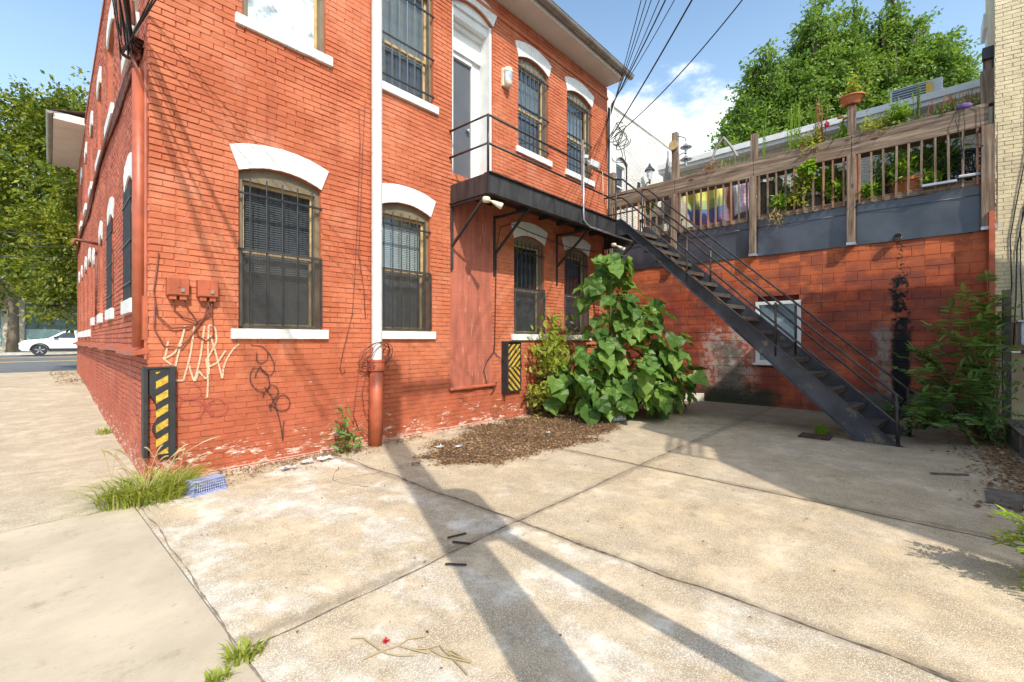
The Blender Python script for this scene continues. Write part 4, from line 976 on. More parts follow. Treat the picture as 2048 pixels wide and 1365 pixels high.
cable('black cable draped over the planter board near the corner post', [[(XC - .12, -.5, 5.63), (XC - .14, -.52, 5.3), (XC - .13, -.5, 4.9), (XC - .12, -.45, 4.5)], [(XC - .1, -.45, 5.66), (XC - .15, -.4, 5.4), (XC - .13, -.47, 5.05), (XC - .12, -.5, 4.7)], [(XC - .1, -.5, 5.66), (XC - .12, -.7, 5.55), (XC - .13, -.72, 5.2), (XC - .14, -.6, 4.95), (XC - .17, -.75, 4.85)]], 'cable_black', .006)
t = thing('tree_stump', 'row of upright weathered log rounds behind the middle balusters', 'logs', (11.8, 2.72, 4.2))
for i in range(3):
    m = MB(); yy = 2.78 - i * .16; m.tube([(11.75, yy, 4.2), (11.75, yy + .01, 4.7), (11.76, yy, 5.15)], [.08, .075, .07], 9); m.build('log', 'timber_old', t)
t = thing('folded_parasol', 'folded grey parasol standing behind the left bay of the terrace', 'parasol', (12.3, 5.3, 4.2))
m = MB(); m.tube([(12.3, 5.3, 4.2), (12.3, 5.3, 6.75)], .025, 8); m.build('pole', 'metal_galv', t); m = MB(); m.tube([(12.3, 5.3, 4.85), (12.3, 5.32, 5.3), (12.3, 5.3, 6.0), (12.3, 5.3, 6.55)], [.15, .17, .11, .03], 10); m.build('canopy', 'grey_siding', t)
t = thing('garden_table', 'black metal terrace table behind the far left balusters', 'table', (12.5, 5.6, 4.2))
m = MB(); m.box((12.1, 5.1, 4.9), (12.9, 6.1, 4.94)); m.build('table_top', 'black_iron', t)
for dx, dy in ((12.15, 5.15), (12.85, 5.15), (12.15, 6.05), (12.85, 6.05)): m = MB(); m.tube([(dx, dy, 4.2), (dx, dy, 4.9)], .02, 6); m.build('leg', 'black_iron', t)
t = thing('bent_pole', 'bent grey flexible pole arching over the terrace planter', 'pole', (11.7, 3.9, 5.6))
m = MB(); m.tube([(11.6, 3.98, 5.5), (11.6, 3.9, 5.9), (11.6, 3.78, 6.2), (11.6, 3.62, 6.4)], .028, 8); m.tube([(11.6, 3.62, 6.4), (11.6, 3.45, 6.15), (11.6, 3.3, 5.85)], .03, 8); m.build('pole_arms', 'grey_siding', t)

# ------------------------------------------------------------------ buildings beyond the terrace
t = thing('cream_house', 'low cream brick house with white fascia behind the roof terrace', 'house', (17, 2, 4.2))
FD = Fr((14.0, 0, 0), (0, -1), (1, 0))
opd = [Opening(-4.2, -3.3, 4.9, 6.1, 0)]
brickwork(FD, -6.2, 1.2, 4.2, 6.75, opd, 21, relief=.9).build('wall', 'cream_brick', t)
m = MB(FD); m.box((-4.2, .02, 4.9), (-3.3, .05, 6.1)); wd_ = m.build('window', 'dark_glass', t)
m = MB(FD)
for a in ((-4.25, 4.86, -4.18, 6.14), (-3.32, 4.86, -3.25, 6.14), (-4.18, 6.08, -3.32, 6.14), (-4.18, 5.47, -3.32, 5.52), (-4.18, 4.86, -3.32, 4.92)): m.box((a[0], -.02, a[1]), (a[2], .019, a[3]))
m.build('frame', 'white_trim', wd_)
m = MB(FD); m.box((-6.2, -.30, 6.70), (1.25, 0.0, 6.74)); m.box((-6.2, -.33, 6.70), (1.25, -.301, 6.86)); m.box((-6.2, -.40, 6.80), (1.25, -.331, 6.95)); m.build('fascia', 'white_trim', t)
m = MB(); m.box((13.72, -1.2, 6.87), (22, 6.2, 6.93)); m.build('roof', 'white_far', t)
m = MB(); m.box((14.06, -1.2, 0), (22, 6.2, 6.69)); m.build('side_wall', 'cream_brick', t)
m = MB(FD); m.tube([(.55, -.08, 4.2), (.55, -.08, 6.7)], .09, 12); m.build('downpipe', 'white_pipe', t)
def acunit(label, x, y0, y1, z0, z1, tagc):
    t = thing('air_conditioner', label, 'air conditioner', (x, (y0 + y1) / 2, z0), 'air conditioners on the cream roof')
    m = MB(); m.box((x, y0, z0), (x + .5, y1, z1)); m.build('casing', 'ac_body', t, bevel=.02)
    m = MB(); q = .28 * (y1 - y0)
    m.box((x - .02, y0 + q, z0 + .05), (x - .001, y1 - .04, z1 - .04)); m.build('grille', 'ac_dark', t)
    m = MB()
    for i in range(7): z = z0 + .1 + i * (z1 - z0 - .18) / 6; m.box((x - .03, y0 + q, z), (x - .0205, y1 - .04, z + .012))
    m.build('louvres', 'ac_body', t)
    if tagc: m = MB(); m.box((x - .035, y0 + .17, z1 - .30), (x - .031, y0 + q + .03, z1 - .06)); m.build('label_plate', 'yellow_line', t)
acunit('large air conditioner with a yellow label on the cream roof edge', 14.2, -.30, .62, 6.94, 7.48, True)
acunit('small low air conditioner half hidden behind the cream roof edge', 15.0, 1.75, 3.1, 6.94, 7.45, False)
t = thing('white_house', 'taller white painted brick house seen between the brick house and the sky', 'house', (14, 9, 4.2))
FW = Fr((0, 6.9, 0), (1, 0), (0, 1))
ow = [Opening(12.28, 12.98, 5.6, 6.95, .14)]
brickwork(FW, 10.2, 16.3, 3.4, 8.45, ow, 31, relief=1.6).build('wall', 'white_far', t)
arch_window(FW, t, ow[0], blind=None, sash=True, detail=1, lin='white_far', sillm='white_trim', fm='white_trim', silldrop=.08)
m = MB(FW); m.box((10.2, -.05, 8.45), (16.35, .3, 8.56)); m.build('coping', 'white_far', t)
m = MB(FW); m.box((16.3, .0, 3.4), (16.5, 6, 8.45)); m.box((10.2, .1, 8.3), (16.3, 6, 8.4)); m.build('side_wall', 'white_far', t)
m = MB(); m.box((16.0, 6.2, 4.2), (16.6, 6.85, 7.75)); m.build('pilaster', 'cream_brick', t)
m = MB(FW); m.tube([(11.95, -.09, 3.6), (11.95, -.09, 8.2)], .07, 10); m.build('downpipe', 'white_pipe', t); m = MB(FW); m.box((11.3, -.28, 3.5), (11.65, -.0, 8.55)); m.build('chimney_breast', 'white_far', t)
t = thing('wall_lantern', 'black carriage lantern with clear glass on the white house wall', 'wall lamp', (14.0, 6.6, 5.6))
m = MB(); m.tube([(13.7, 6.88, 6.35), (13.7, 6.7, 6.4), (13.75, 6.6, 6.55), (13.9, 6.6, 6.6)], .02, 8); m.tube([(13.9, 6.6, 6.55), (13.9, 6.6, 6.68)], .03, 8); m.box((13.62, 6.86, 6.2), (13.78, 6.9, 6.6)); m.build('bracket', 'black_iron', t)
m = MB(); m.lathe([(.05, 0), (.12, .28)], (13.9, 6.6, 6.68), 6); m.build('lamp_glass', 'frosted', t); m = MB(); m.lathe([(.17, 0), (.14, .06), (.05, .16), (.02, .25), (0, .26)], (13.9, 6.6, 6.96), 6); m.build('lamp_cap', 'black_iron', t)

# beige neighbour on the right
FE = Fr((11.30, -.88, 0), (.19, -.982), (.982, .19))
t = thing('beige_house', 'beige painted brick house filling the right edge of the photo', 'house', (12.2, -4, 0))
brickwork(FE, 0, 6, 1.3, 9.5, [], 41, relief=.45, gap=.0045, smoothf=lambda a_, b_: .8, closed=.6, header=0).build('wall', 'beige_brick', t)
m = MB(FE); m.add([(0, .012, -.1), (.55, 2.5, -.1), (.55, 2.5, 9.5), (0, .012, 9.5), (6, .012, -.1), (6, .012, 9.5), (6, .012, 1.29), (0, .012, 1.29)], [(0, 1, 2, 3), (0, 4, 6, 7), (3, 5, 2)]); m.build('side_wall', 'beige_brick', t)
m = MB(FE); m.box((-.075, -.03, -.1), (-.002, .1, 3.7)); m.build('red_edge', 'red_metal', t)
m = MB(); m.box((13.2, -1.5, 6.9), (13.75, -.93, 7.75)); m.box((13.14, -1.56, 7.75), (13.81, -.87, 8.05)); ch_ = tag(m.build('chimney', 'white_far'), 'white painted chimney stack with a grey cap beside the beige wall', 'chimney')
t = thing('corner_post', 'tall weathered post with a black box fixed to it at the beige wall', 'post', (11.6, -.93, 5.6))
m = MB(); m.box((11.46, -.93, 5.62), (11.64, -.76, 6.55)); m.build('timber_post', 'wood_up', t); m = MB(); m.box((11.38, -.98, 6.38), (11.5, -.74, 6.58)); m.box((11.42, -.92, 6.0), (11.459, -.86, 6.38)); m.build('black_box', 'rubber', t)
m = MB(); m.beam((11.9, -1.0, 5.7), (11.55, -.99, 9.6), .06, .20); tag(m.build('roof_flashing', 'grey_siding'), 'slanted grey flashing board rising beside the beige wall', 'flashing')
cable('tangle of black cables hanging down the beige brick wall', [
    [FE(p) for p in ((.42, -.02, 7.2), (.40, -.03, 5.9), (.38, -.03, 4.7), (.24, -.02, 3.7), (.18, -.02, 3.2), (.20, -.02, 2.4), (.14, -.02, 1.6))],
    [FE(p) for p in ((.75, -.02, 5.6), (.40, -.02, 4.6), (.46, -.02, 4.2), (.30, -.03, 3.4), (.30, -.02, 2.7), (.33, -.02, 1.6))],
    [FE(p) for p in ((.8, -.02, 4.6), (.48, -.02, 4.1), (.34, -.02, 3.7), (.26, -.02, 3.0), (.25, -.02, 2.2), (.22, -.02, 1.4))]], 'cable_black', .009)

# fence and planter at the right edge
t = thing('garden_fence', 'old grey timber fence post and boards below the beige wall', 'fence', (11.0, -1.2, 0))
m = MB(); m.box((10.72, -1.02, 0), (10.9, -.93, 2.3)); m.build('post', 'timber_old', t)
m = MB()
for i in range(7): m.beam((10.6 - .02 * i, -1.25 - i * .14, 0), (10.6 - .02 * i, -1.25 - i * .14, 1.3 + .03 * (i % 3)), .12, .025, up=(0, 1, 0))
m.build('fence_boards', 'timber_old', t); m = MB(); m.box((10.3, -2.3, 1.28), (10.7, -1.12, 1.34)); m.build('cap_board', 'wood_grey', t)
t = thing('meter_cabinet', 'pale grey plastic cabinet on the beige wall above the fence', 'cabinet', (10.95, -1.3, 1.45))
m = MB(); m.box((10.7, -1.9, 1.42), (11.25, -1.12, 1.78)); m.build('cabinet_body', 'white_slate', t, bevel=.02); m = MB(); m.box((10.65, -1.95, 1.782), (11.3, -1.08, 1.81)); m.build('cabinet_lid', 'white_slate', t)
t = thing('timber_planter', 'low grey slatted timber planter edge at the far right of the yard', 'planter', (7.9, -1.2, 0))
for i in range(4):
    m = MB(); o_ = i * .12; m.beam((7.22 + o_ * .9, -1.00 - o_ * .4, .27), (10.3, -.93 - o_ * .9, .27), .10, .03); m.build('plank', 'timber_old', t)
m = MB(); m.beam((7.2, -.97, .12), (10.3, -.88, .12), .03, .22); m.beam((7.2, -.97, .12), (7.0, -1.6, .12), .03, .22); m.build('side_board', 'timber_old', t)
for px_ in (7.22, 8.7, 10.2): m = MB(); m.box((px_, -1.0, 0), (px_ + .08, -.9, .25)); m.build('leg', 'timber_old', t)

# ------------------------------------------------------------------ overhead and bundled wires
Ew = Vector((10.05, 5.80, 7.25))
def wire_path(a, b, s, n=26): return sag(a, b, s, n)
from_r = lambda px_, py_, tt: (( .7405 + .6721 * (px_ - 1024) / 910) * tt, (.6721 - .7405 * (px_ - 1024) / 910) * tt, EYE + (680 - py_) / 910 * tt)
def bez3(a, b, c, n=24):       # passes through b at t=.3
    a, b, c = Vector(a), Vector(b), Vector(c); t0 = .3; k = (b - a * (1 - t0) ** 2 - c * t0 * t0) / (2 * t0 * (1 - t0))
    return [tuple(a * (1 - t) ** 2 + k * 2 * t * (1 - t) + c * t * t) for t in np.linspace(0, 1, n)]
for i, (tx, pz) in enumerate(((1282, 8.9), (1292, 9.1), (1302, 8.8), (1318, 9.2), (1330, 9.0), (1348, 9.3))):
    q = from_r(tx, 2, 7.8); mid = Vector(Ew).lerp(Vector(q), .5) - Vector((0, 0, .10 + .07 * i)); pp = Vector(q) + (Vector(q) - Ew) * 2.6; pp.z = pz
    m = MB(); m.tube(bez3(Ew + Vector((0, 0, .05 * i - .15)), q, pp), .008 if i != 4 else .013, 5)
    tag(m.build('overhead_wire', 'cable_black', smooth=True), 'black overhead wire running from the right end of the brick house over the yard', 'wire', 'overhead wires fanning from the brick house end')
m = MB(); q = from_r(1350, 60, 7.6); m.tube(bez3((10.06, 5.8, 6.55), q, (6.4, -.4, 10.4), 26), .015, 6)
tag(m.build('overhead_wire', 'cable_black', smooth=True), 'thickest overhead wire, sagging low beside the white house', 'wire')
m = MB(); q = from_r(1385, 120, 7.6); m.tube(bez3((10.06, 5.8, 6.5), q, (8.0, -.4, 10.6), 26), .010, 5)
tag(m.build('overhead_wire', 'cable_black', smooth=True), 'rightmost overhead wire, ending at the top edge left of the leafy trees', 'wire')
paths = []
for k in range(7):
    c = (10.25 + random.uniform(-.12, .25), 6.55 + random.uniform(-.3, .35)); a = random.uniform(.14, .34); b = random.uniform(.25, .5)
    paths.append([(c[0] + a * math.cos(q), 5.72 - .10 * math.sin(q * 2 + k), c[1] + b * math.sin(q + .15 * k)) for q in np.linspace(.6 + .5 * k, 5.0 + .6 * k, 20)])
for k in range(5): paths.append([(10.02 + .02 * k, CY - .05, 7.3), (9.95 + .03 * k, CY - .06, 6.8), (10.0 + .02 * k, CY - .05, 6.2), (10.03 + .012 * k, CY - .04, 5.2), (10.03 + .01 * k, CY - .04, 3.9), (10.0 + .03 * k, CY - .04, 2.6)])
cable('knot of looped black cables at the right end of the brick house', paths, 'cable_black', .010, 'cable_knot', 'cables')
# bundle at the alley corner
rd = random.Random(12); ring = FB((.45, -.14, 4.58))
paths = []
for k in range(17):
    a = Vector(ring) + Vector((rd.uniform(-.05, .09), rd.uniform(-.12, .05), rd.uniform(-.1, .2))); P = Vector((rd.uniform(-1.5, -.1) if k < 14 else rd.uniform(1.0, 3.2), rd.uniform(-1.6, -.8), rd.uniform(8.0, 8.9)))
    m = MB(); m.tube(sag(a, P, rd.uniform(.1, .3), 20), rd.choice([.006, .008, .011]), 5)
    tag(m.build('overhead_wire', 'cable_black', smooth=True), 'black overhead wire coming down to the alley corner bundle of the brick house', 'wire', 'overhead wires to the alley corner')
for k in range(10):
    o1 = rd.uniform(-.05, .05); o2 = rd.uniform(-.04, .04); s = rd.uniform(0, .12); pth = []
    for i in range(16):
        x = .3 + i * 1.08; z = 4.95 - .30 * math.exp(-i * .8) + o1 - s * math.sin(i * .9) - .02 * i; pth.append(FB((x, -.05 + o2 * .8, z)))
    pth = [tuple(Vector(ring) + Vector((0, o2, .2 + o1)))] + pth; paths.append(pth)
for k in range(6): paths.append([FB((.45 + .03 * k, -.12, 4.7)), FB((.3, -.1, 4.5)), FB((.16 + .01 * k, -.07, 4.3))])
paths.append([FB((.45 + .13 * math.cos(q), -.10 - .08 * math.sin(q), 4.60)) for q in np.linspace(0, 6.3, 16)]); paths.append([FB((.8, -.05, 4.6)), FB((.9, -.06, 5.1)), FB((.7, -.06, 5.3)), FB((.6, -.06, 5.0))])
cable('thick bundle of dark red and black cables strapped along the alley wall', paths, 'cable_red', .019, 'cable_bundle', 'cables')
cable('sprayed red floodlight arm and drop wires on the far alley wall', [[FB((6.9, 0, 3.5)), FB((6.9, -.35, 3.55)), FB((6.9, -.4, 3.4))], [FB((7.1, -.02, 3.4)), FB((7.1, -.02, 2.0))]], 'cable_red', .03, 'floodlight_arm', 'flood light')
for k in range(3):
    cable('thin service wire running left from the far alley wall across the tree', [sag(FB((15.0, -.05, 4.9 - .35 * k)), (-14, 24 + 2 * k, 6.2 - .4 * k), .5, 14)], 'cable_black', .012, 'service_wire', 'wire', 'service wires crossing the big street tree')

# ------------------------------------------------------------------ pole behind the camera (its shadow lies on the yard)
pb = Vector((.56, -1.05, 0))
t = thing('utility_pole', 'tall wooden utility pole with a leaning brace and transformer, behind the camera', 'utility pole', tuple(pb))
m = MB(); m.tube([tuple(pb), tuple(pb + Vector((0, 0, 8.7)))], [.165, .155], 16); m.build('pole_shaft', 'timber_old', t)
m = MB(); m.tube([(1.9, -1.5, 0), tuple(pb + Vector((0.05, 0, 4.9)))], .068, 12); m.build('brace_pole', 'timber_old', t)
m = MB(); m.lathe([(0, 0), (.24, .0), (.25, .8), (0, .85)], (pb.x + .22, pb.y, 4.0), 16); m.build('transformer', 'ac_body', t)
m = MB(); m.box((pb.x - .35, pb.y - .05, 8.3), (pb.x + 1.2, pb.y + .05, 8.4)); m.build('crossarm', 'timber_old', t)

# unseen house block, footprint shaped to cast the shade on the yard's right
t = thing('shade_casting_house', 'unseen house behind the camera, outline shaped to shade the right side of the yard', 'house', (7, -6, 0))
fp = [(1.2, -9), (1.36, -7.6), (1.57, -6.97), (1.70, -6.3), (2.56, -5.2), (3.56, -4.8), (3.86, -3.5), (6.2, -3.0), (9.2, -3.0), (9.2, -12), (1.2, -12)]
n = len(fp); HR = 7.8
m = MB(); m.add([(x, y_, 0) for x, y_ in fp] + [(x, y_, HR) for x, y_ in fp], [(i, (i + 1) % n, n + (i + 1) % n, n + i) for i in range(n)] + [tuple(range(n, 2 * n))]); m.build('wall', 'cream_brick', t)
m = MB()
for x, zz in ((3.3, 1.2), (5.0, 1.2), (7.0, 1.2), (8.6, 1.2), (5.0, 4.6), (7.0, 4.6), (8.6, 4.6)):
    if x > 6.5: mw = MB(); mw.box((x - .4, -3.1, zz), (x + .4, -2.97, zz + 1.6)); mw.build('window', 'dark_glass', t)
m = MB(); a_, b_ = Vector((2.58, -5.15)), Vector((3.56, -4.78))
for k in range(4): o_ = .14 + .145 * k; m.beam((a_.x - .02, a_.y + o_, HR), (b_.x, b_.y + o_, HR), .06, .03)
for q_ in (0, 1): c_ = a_.lerp(b_, q_); m.beam((c_.x, c_.y, HR), (c_.x, c_.y + .56, HR), .05, .04)
m.build('shade_slats', 'black_iron', t)  # bars added off the roof edge to cast slatted shade on the ground

# ------------------------------------------------------------------ street end
t = thing('shop_building', 'pale stucco office block with teal windows across the street', 'building', (0, 56, .5))
FSb = Fr((0, 52.5, .45), (1, 0), (0, 1))
m = MB(FSb)
x = -18.8
while x < 24: m.box((x, -.3, 0), (x + 1.1, .3, 3.9)); x += 4.6
m.box((-20, -.25, 3.9), (24, .3, 12)); m.box((-20, 2, 0), (24, 2.1, 12)); m.build('wall', 'stucco_far', t)
x = -17.7
while x < 23:
    m = MB(FSb); m.box((x, .1, .55), (x + 3.5, .15, 3.9)); wd_ = m.build('window', 'teal_glass', t)
    m = MB(FSb); m.box((x + .1, .07, .65), (x + 3.4, .099, 1.9)); m.build('film', 'teal_film', wd_)
    m = MB(FSb)
    for a in ((x, .0, .55, x + .07, 3.9), (x + 3.43, .0, .55, x + 3.5, 3.9)): m.box((a[0], a[1], a[2]), (a[3], .069, a[4]))
    m.box((x + .07, .0, 3.2), (x + 3.43, .069, 3.28)); m.box((x + .07, 0, .55), (x + 3.43, .069, .62)); m.build('frame', 'metal_galv', wd_)
    m = MB(FSb); m.box((x, -.05, 0), (x + 3.5, .2, .54)); m.build('base_panel', 'concrete_pale', t)
    x += 4.6
# parked car, front to the left
def car(loc):
    t = thing('parked_car', 'white compact SUV parked across the street at the end of the alley', 'car', loc)
    x0, y0, z0 = loc; F_ = Fr(loc)
    body = [(.0, .45), (.02, .75), (.10, .92), (.35, 1.02), (1.15, 1.10), (1.30, 1.13), (3.9, 1.16), (4.45, 1.12), (4.58, .95), (4.60, .45), (4.35, .32), (4.15, .30), (4.10, .52), (3.95, .70), (3.72, .78), (3.48, .70), (3.33, .52), (3.28, .30),
            (1.35, .28), (1.32, .50), (1.17, .70), (.93, .78), (.70, .70), (.54, .52), (.50, .30), (.12, .32)]
    m = MB(F_); m.prism(body, 0, 1.82); b = m.build('body', 'car_white', t, bevel=.05)
    cab = [(1.25, 1.10), (1.95, 1.56), (2.3, 1.66), (3.5, 1.66), (4.1, 1.52), (4.45, 1.12)]
    m = MB(F_); k = len(cab); vs = []
    for s_, w_ in ((.06, 0), (.20, 1)):
        pass
    lo = [(x, .05 if z < 1.2 else .20, z) for x, z in cab]; hi = [(x, 1.77 if z < 1.2 else 1.62, z) for x, z in cab]
    m.add(lo + hi, [tuple(range(k - 1, -1, -1)), tuple(range(k, 2 * k))] + [(i, (i + 1) % k, k + (i + 1) % k, k + i) for i in range(k)]); m.build('cabin', 'car_white', t, bevel=.03)
    for pts in ([(1.55, 1.16), (2.02, 1.50), (2.55, 1.58), (2.6, 1.16)], [(2.68, 1.16), (2.64, 1.58), (3.45, 1.57), (3.5, 1.16)], [(3.58, 1.16), (3.55, 1.56), (3.95, 1.46), (4.15, 1.18)]):
        m = MB(F_); vs = [(x, .05 + (z - 1.1) / .5 * .14 - .012, z) for x, z in pts]; m.add(vs + [(x, y_ + .01, z) for x, y_, z in vs], [(0, 1, 2, 3), (7, 6, 5, 4), (0, 4, 5, 1), (1, 5, 6, 2), (2, 6, 7, 3), (3, 7, 4, 0)]); m.build('side_window', 'dark_glass', t)
    m = MB(F_); m.add([(1.27, .15, 1.13), (1.27, 1.67, 1.13), (1.96, 1.55, 1.575), (1.96, .27, 1.575)], [(0, 1, 2, 3)]); m.build('windscreen', 'dark_glass', t)
    m = MB(F_); m.box((1.35, -.015, .28), (3.28, .02, .48)); m.build('lower_trim', 'car_black', t); m = MB(F_); m.box((-.02, .05, .30), (.3, 1.77, .42)); m.build('bumper', 'car_black', t)
    for wx in (.92, 3.70):
        m = MB(F_); 
        poly = [(wx + .47 * math.cos(a), .36 + .47 * math.sin(a)) for a in np.linspace(.0, math.pi, 13)] + [(wx + .40 * math.cos(a), .36 + .40 * math.sin(a)) for a in np.linspace(math.pi, 0, 13)]
        for i in range(12): m.prism([poly[i], poly[i + 1], poly[24 - i], poly[25 - i]], -.03, .02)
        m.build('arch_trim', 'car_black', t)
        for yy in (.0, 1.60):
            m = MB(F_); m.tube([(wx, yy, .36), (wx, yy + .22, .36)], .36, 24); wh = m.build('wheel', 'rubber', t)
            m = MB(F_); yo = yy - .012 if yy < 1 else yy + .222
            for a in range(5):
                q = a * 2 * math.pi / 5 + .3; m.beam((wx, yo + .005, .36), (wx + .24 * math.cos(q), yo + .005, .36 + .24 * math.sin(q)), .012, .07, up=(math.cos(q + 1.57), 0, math.sin(q + 1.57)))
            m.build('rim', 'metal_galv', wh)
    m = MB(F_); m.box((-.01, .1, .70), (.28, .012 if False else .45, .84)); m.build('headlight', 'frosted', t, bevel=.02)
    m = MB(F_); m.box((1.55, -.15, 1.14), (1.75, -.0, 1.26)); m.build('mirror', 'car_black', t, bevel=.02)
    m = MB(F_); m.box((1.60, -.004, .55), (1.615, .01, 1.12)); m.box((2.62, -.004, .5), (2.635, .01, 1.14)); m.box((2.42, -.02, .95), (2.58, .0, .98)); m.build('door_seam', 'car_black', t)
car((.35, 42.5, .46))

# ------------------------------------------------------------------ trees
def tree(name, label, base, tr_r, lobes, ncl, npc, lsz, mt, clr=.55, group=None, limbs=True, droop=.0, seed=1, elong=1.0):
    g = np.random.default_rng(seed)
    t = thing(name, label, 'tree', base, group)
    m = MB(); B = Vector(base); top = Vector(max(lobes, key=lambda l: l[0][2] + l[1] * .2)[0]); hh = top.z - B.z
    cen = sum((Vector(l[0]) for l in lobes), Vector()) / len(lobes)
    sp = B + Vector((0, 0, hh * .3))
    m.tube([B, B + Vector((.05, .03, hh * .12)), sp, sp.lerp(top, .5), top], [tr_r * 1.3, tr_r, tr_r * .85, tr_r * .5, tr_r * .12], 10)
    for l in lobes:
        c = Vector(l[0]); a = sp.lerp(top, random.uniform(0, .5)); mid = a.lerp(c, .5) + Vector((0, 0, -.3)); m.tube([a, mid, c], [tr_r * .4, tr_r * .25, tr_r * .08], 6)
        for k in range(6):
            d = Vector(g.normal(size=3)).normalized() * l[1] * .8; m.tube([mid.lerp(c, .6), c + d * .5, c + d], [tr_r * .14, tr_r * .08, .01], 4)
    m.build('trunk', 'trunk_bark', t, smooth=True)
    vol = np.array([l[1] ** 2 for l in lobes]); pr = vol / vol.sum(); idx = g.choice(len(lobes), ncl, p=pr)
    C = np.array([l[0] for l in lobes])[idx]; Rr = np.array([l[1] for l in lobes])[idx]
    d = g.normal(size=(ncl, 3)); d /= np.linalg.norm(d, axis=1)[:, None]; rad = Rr * (g.random(ncl) ** .45) * (1 + .12 * g.normal(size=ncl))
    cc = C + d * rad[:, None] * np.array([1, 1, elong])
    # each clump is a flat-ish spray along its outward direction
    ci = np.repeat(np.arange(ncl), npc); n = len(ci); od = d[ci]; od[:, 2] -= droop
    P = cc[ci] + od * (g.random((n, 1)) - .4) * clr * 1.8 + g.normal(size=(n, 3)) * clr * np.array([.42, .42, .24])
    D = od * .7 + g.normal(size=(n, 3)) * .6; D[:, 2] -= .25
    Nn = g.normal(size=(n, 3)) * .55 + np.array([0, 0, .8]) + d[ci] * .5
    L = lsz * (.7 + .6 * g.random(n)); leaf_mesh('crown', mt, P, D, Nn, L, L * .62, t, fold=.15); return t
def lobe(px_, py_, tt, rpx): p = from_r(px_, py_, tt); return (p, rpx / 910 * tt)
tree('street_tree', 'tall yellow green street tree across the road with its trunk before the office block', (.1, 50.0, .55), .30,
     [lobe(-60, 300, 33, 95), lobe(20, 270, 33, 85), lobe(95, 255, 33, 75), lobe(150, 300, 33, 90), lobe(60, 380, 32, 110), lobe(150, 430, 33, 100), lobe(-40, 430, 33, 100), lobe(40, 500, 32, 85), lobe(130, 540, 32, 60), lobe(-60, 560, 33, 60), lobe(230, 330, 34, 120), lobe(155, 215, 33, 26), lobe(120, 212, 33, 34), lobe(70, 216, 33, 34)],
     1500, 26, .30, 'leaf_zelkova', .62, seed=3, droop=.1)
tree('street_tree', 'nearer low hanging street tree at the corner of the alley and the road', (4.3, 27.2, .35), .18,
     [lobe(135, 470, 17.5, 70), lobe(125, 560, 17.5, 55), lobe(150, 620, 17.5, 38), lobe(200, 500, 17.8, 110), lobe(105, 610, 17.2, 28), lobe(240, 400, 18, 120), lobe(65, 590, 17.4, 22)],
     520, 26, .17, 'leaf_zelkova', .34, seed=4, droop=.15)
def spire(px_, py0, py1, tt, r0):      # a column of overlapping lobes that narrows upward
    n = max(2, int(abs(py1 - py0) / (r0 * .75))); return [lobe(px_ + 5 * math.sin(i * 2.1 + px_), py0 + (py1 - py0) * i / (n - 1), tt + .5 * math.sin(px_ + i), r0 * (1 - .68 * i / (n - 1))) for i in range(n)]
LA = spire(1450, 300, 262, 23, 22) + spire(1480, 300, 215, 23.2, 34) + spire(1520, 250, 120, 23.3, 30) + spire(1465, 290, 235, 23, 30) + spire(1500, 300, 150, 23, 40) + spire(1540, 300, 105, 23, 42) + spire(1575, 290, 125, 23.4, 44) + spire(1605, 260, 60, 23, 42) + spire(1640, 250, 8, 23, 44) + spire(1668, 220, 40, 23, 36) + spire(1620, 180, 45, 23.5, 30)
LA += [lobe(1545, 240, 23.5, 55), lobe(1620, 200, 23.5, 60), lobe(1660, 130, 23.6, 45), lobe(1590, 260, 23, 50)]
tree('maple_tree', 'left of the two tall green trees behind the cream roof, with the stepped left edge', from_r(1570, 680, 23)[:2] + (0,), .25, LA, 3200, 24, .185, 'leaf_maple', .34, seed=5, elong=1.1, limbs=True)
LB_ = spire(1705, 250, 22, 23, 42) + spire(1735, 240, 95, 23.5, 44) + spire(1765, 240, 50, 23, 42) + spire(1790, 230, -5, 23, 40) + spire(1822, 240, 60, 23, 42) + spire(1850, 240, 55, 23.4, 42) + spire(1880, 240, 85, 23, 38) + spire(1905, 230, 68, 23, 26) + spire(1930, 240, 120, 23, 28) + spire(1870, 200, 100, 23.6, 36)
LB_ += [lobe(1750, 170, 23.5, 62), lobe(1820, 160, 23.6, 62), lobe(1875, 180, 23.4, 48), lobe(1720, 120, 23.5, 45)]
tree('maple_tree', 'right and broader of the two tall green trees behind the cream roof', from_r(1800, 680, 23)[:2] + (0,), .28, LB_, 3300, 24, .185, 'leaf_maple', .34, seed=6, elong=1.1)

# ------------------------------------------------------------------ big-leaved plant
t = thing('broadleaf_plant', 'tall plant of huge heart shaped leaves growing where the brick house meets the stair', 'plant', (8.2, 4.75, 0))
g = np.random.default_rng(21); Ps = []; Ds = []; Ns = []; Ls = []; stems = MB()
axis = [(8.25, 4.85, 0), (8.15, 4.75, 1.0), (8.0, 4.62, 2.0), (7.9, 4.55, 3.05)]
stems.tube(axis, [.045, .035, .025, .012], 8)
def ax(z):
    for a, b in zip(axis[:-1], axis[1:]):
        if a[2] <= z <= b[2]: q = (z - a[2]) / (b[2] - a[2]); return Vector(a).lerp(Vector(b), q)
    return Vector(axis[-1])
def add_leaf(p, out, L):
    out = Vector(out).normalized(); Ps.append(p); D = out * .55 + Vector((g.normal() * .25, g.normal() * .25, -.55 + g.normal() * .22)); Ds.append(D)
    Ns.append(out * .75 + Vector((-.15, -.45, .55)) + Vector(g.normal(size=3)) * .22); Ls.append(L)
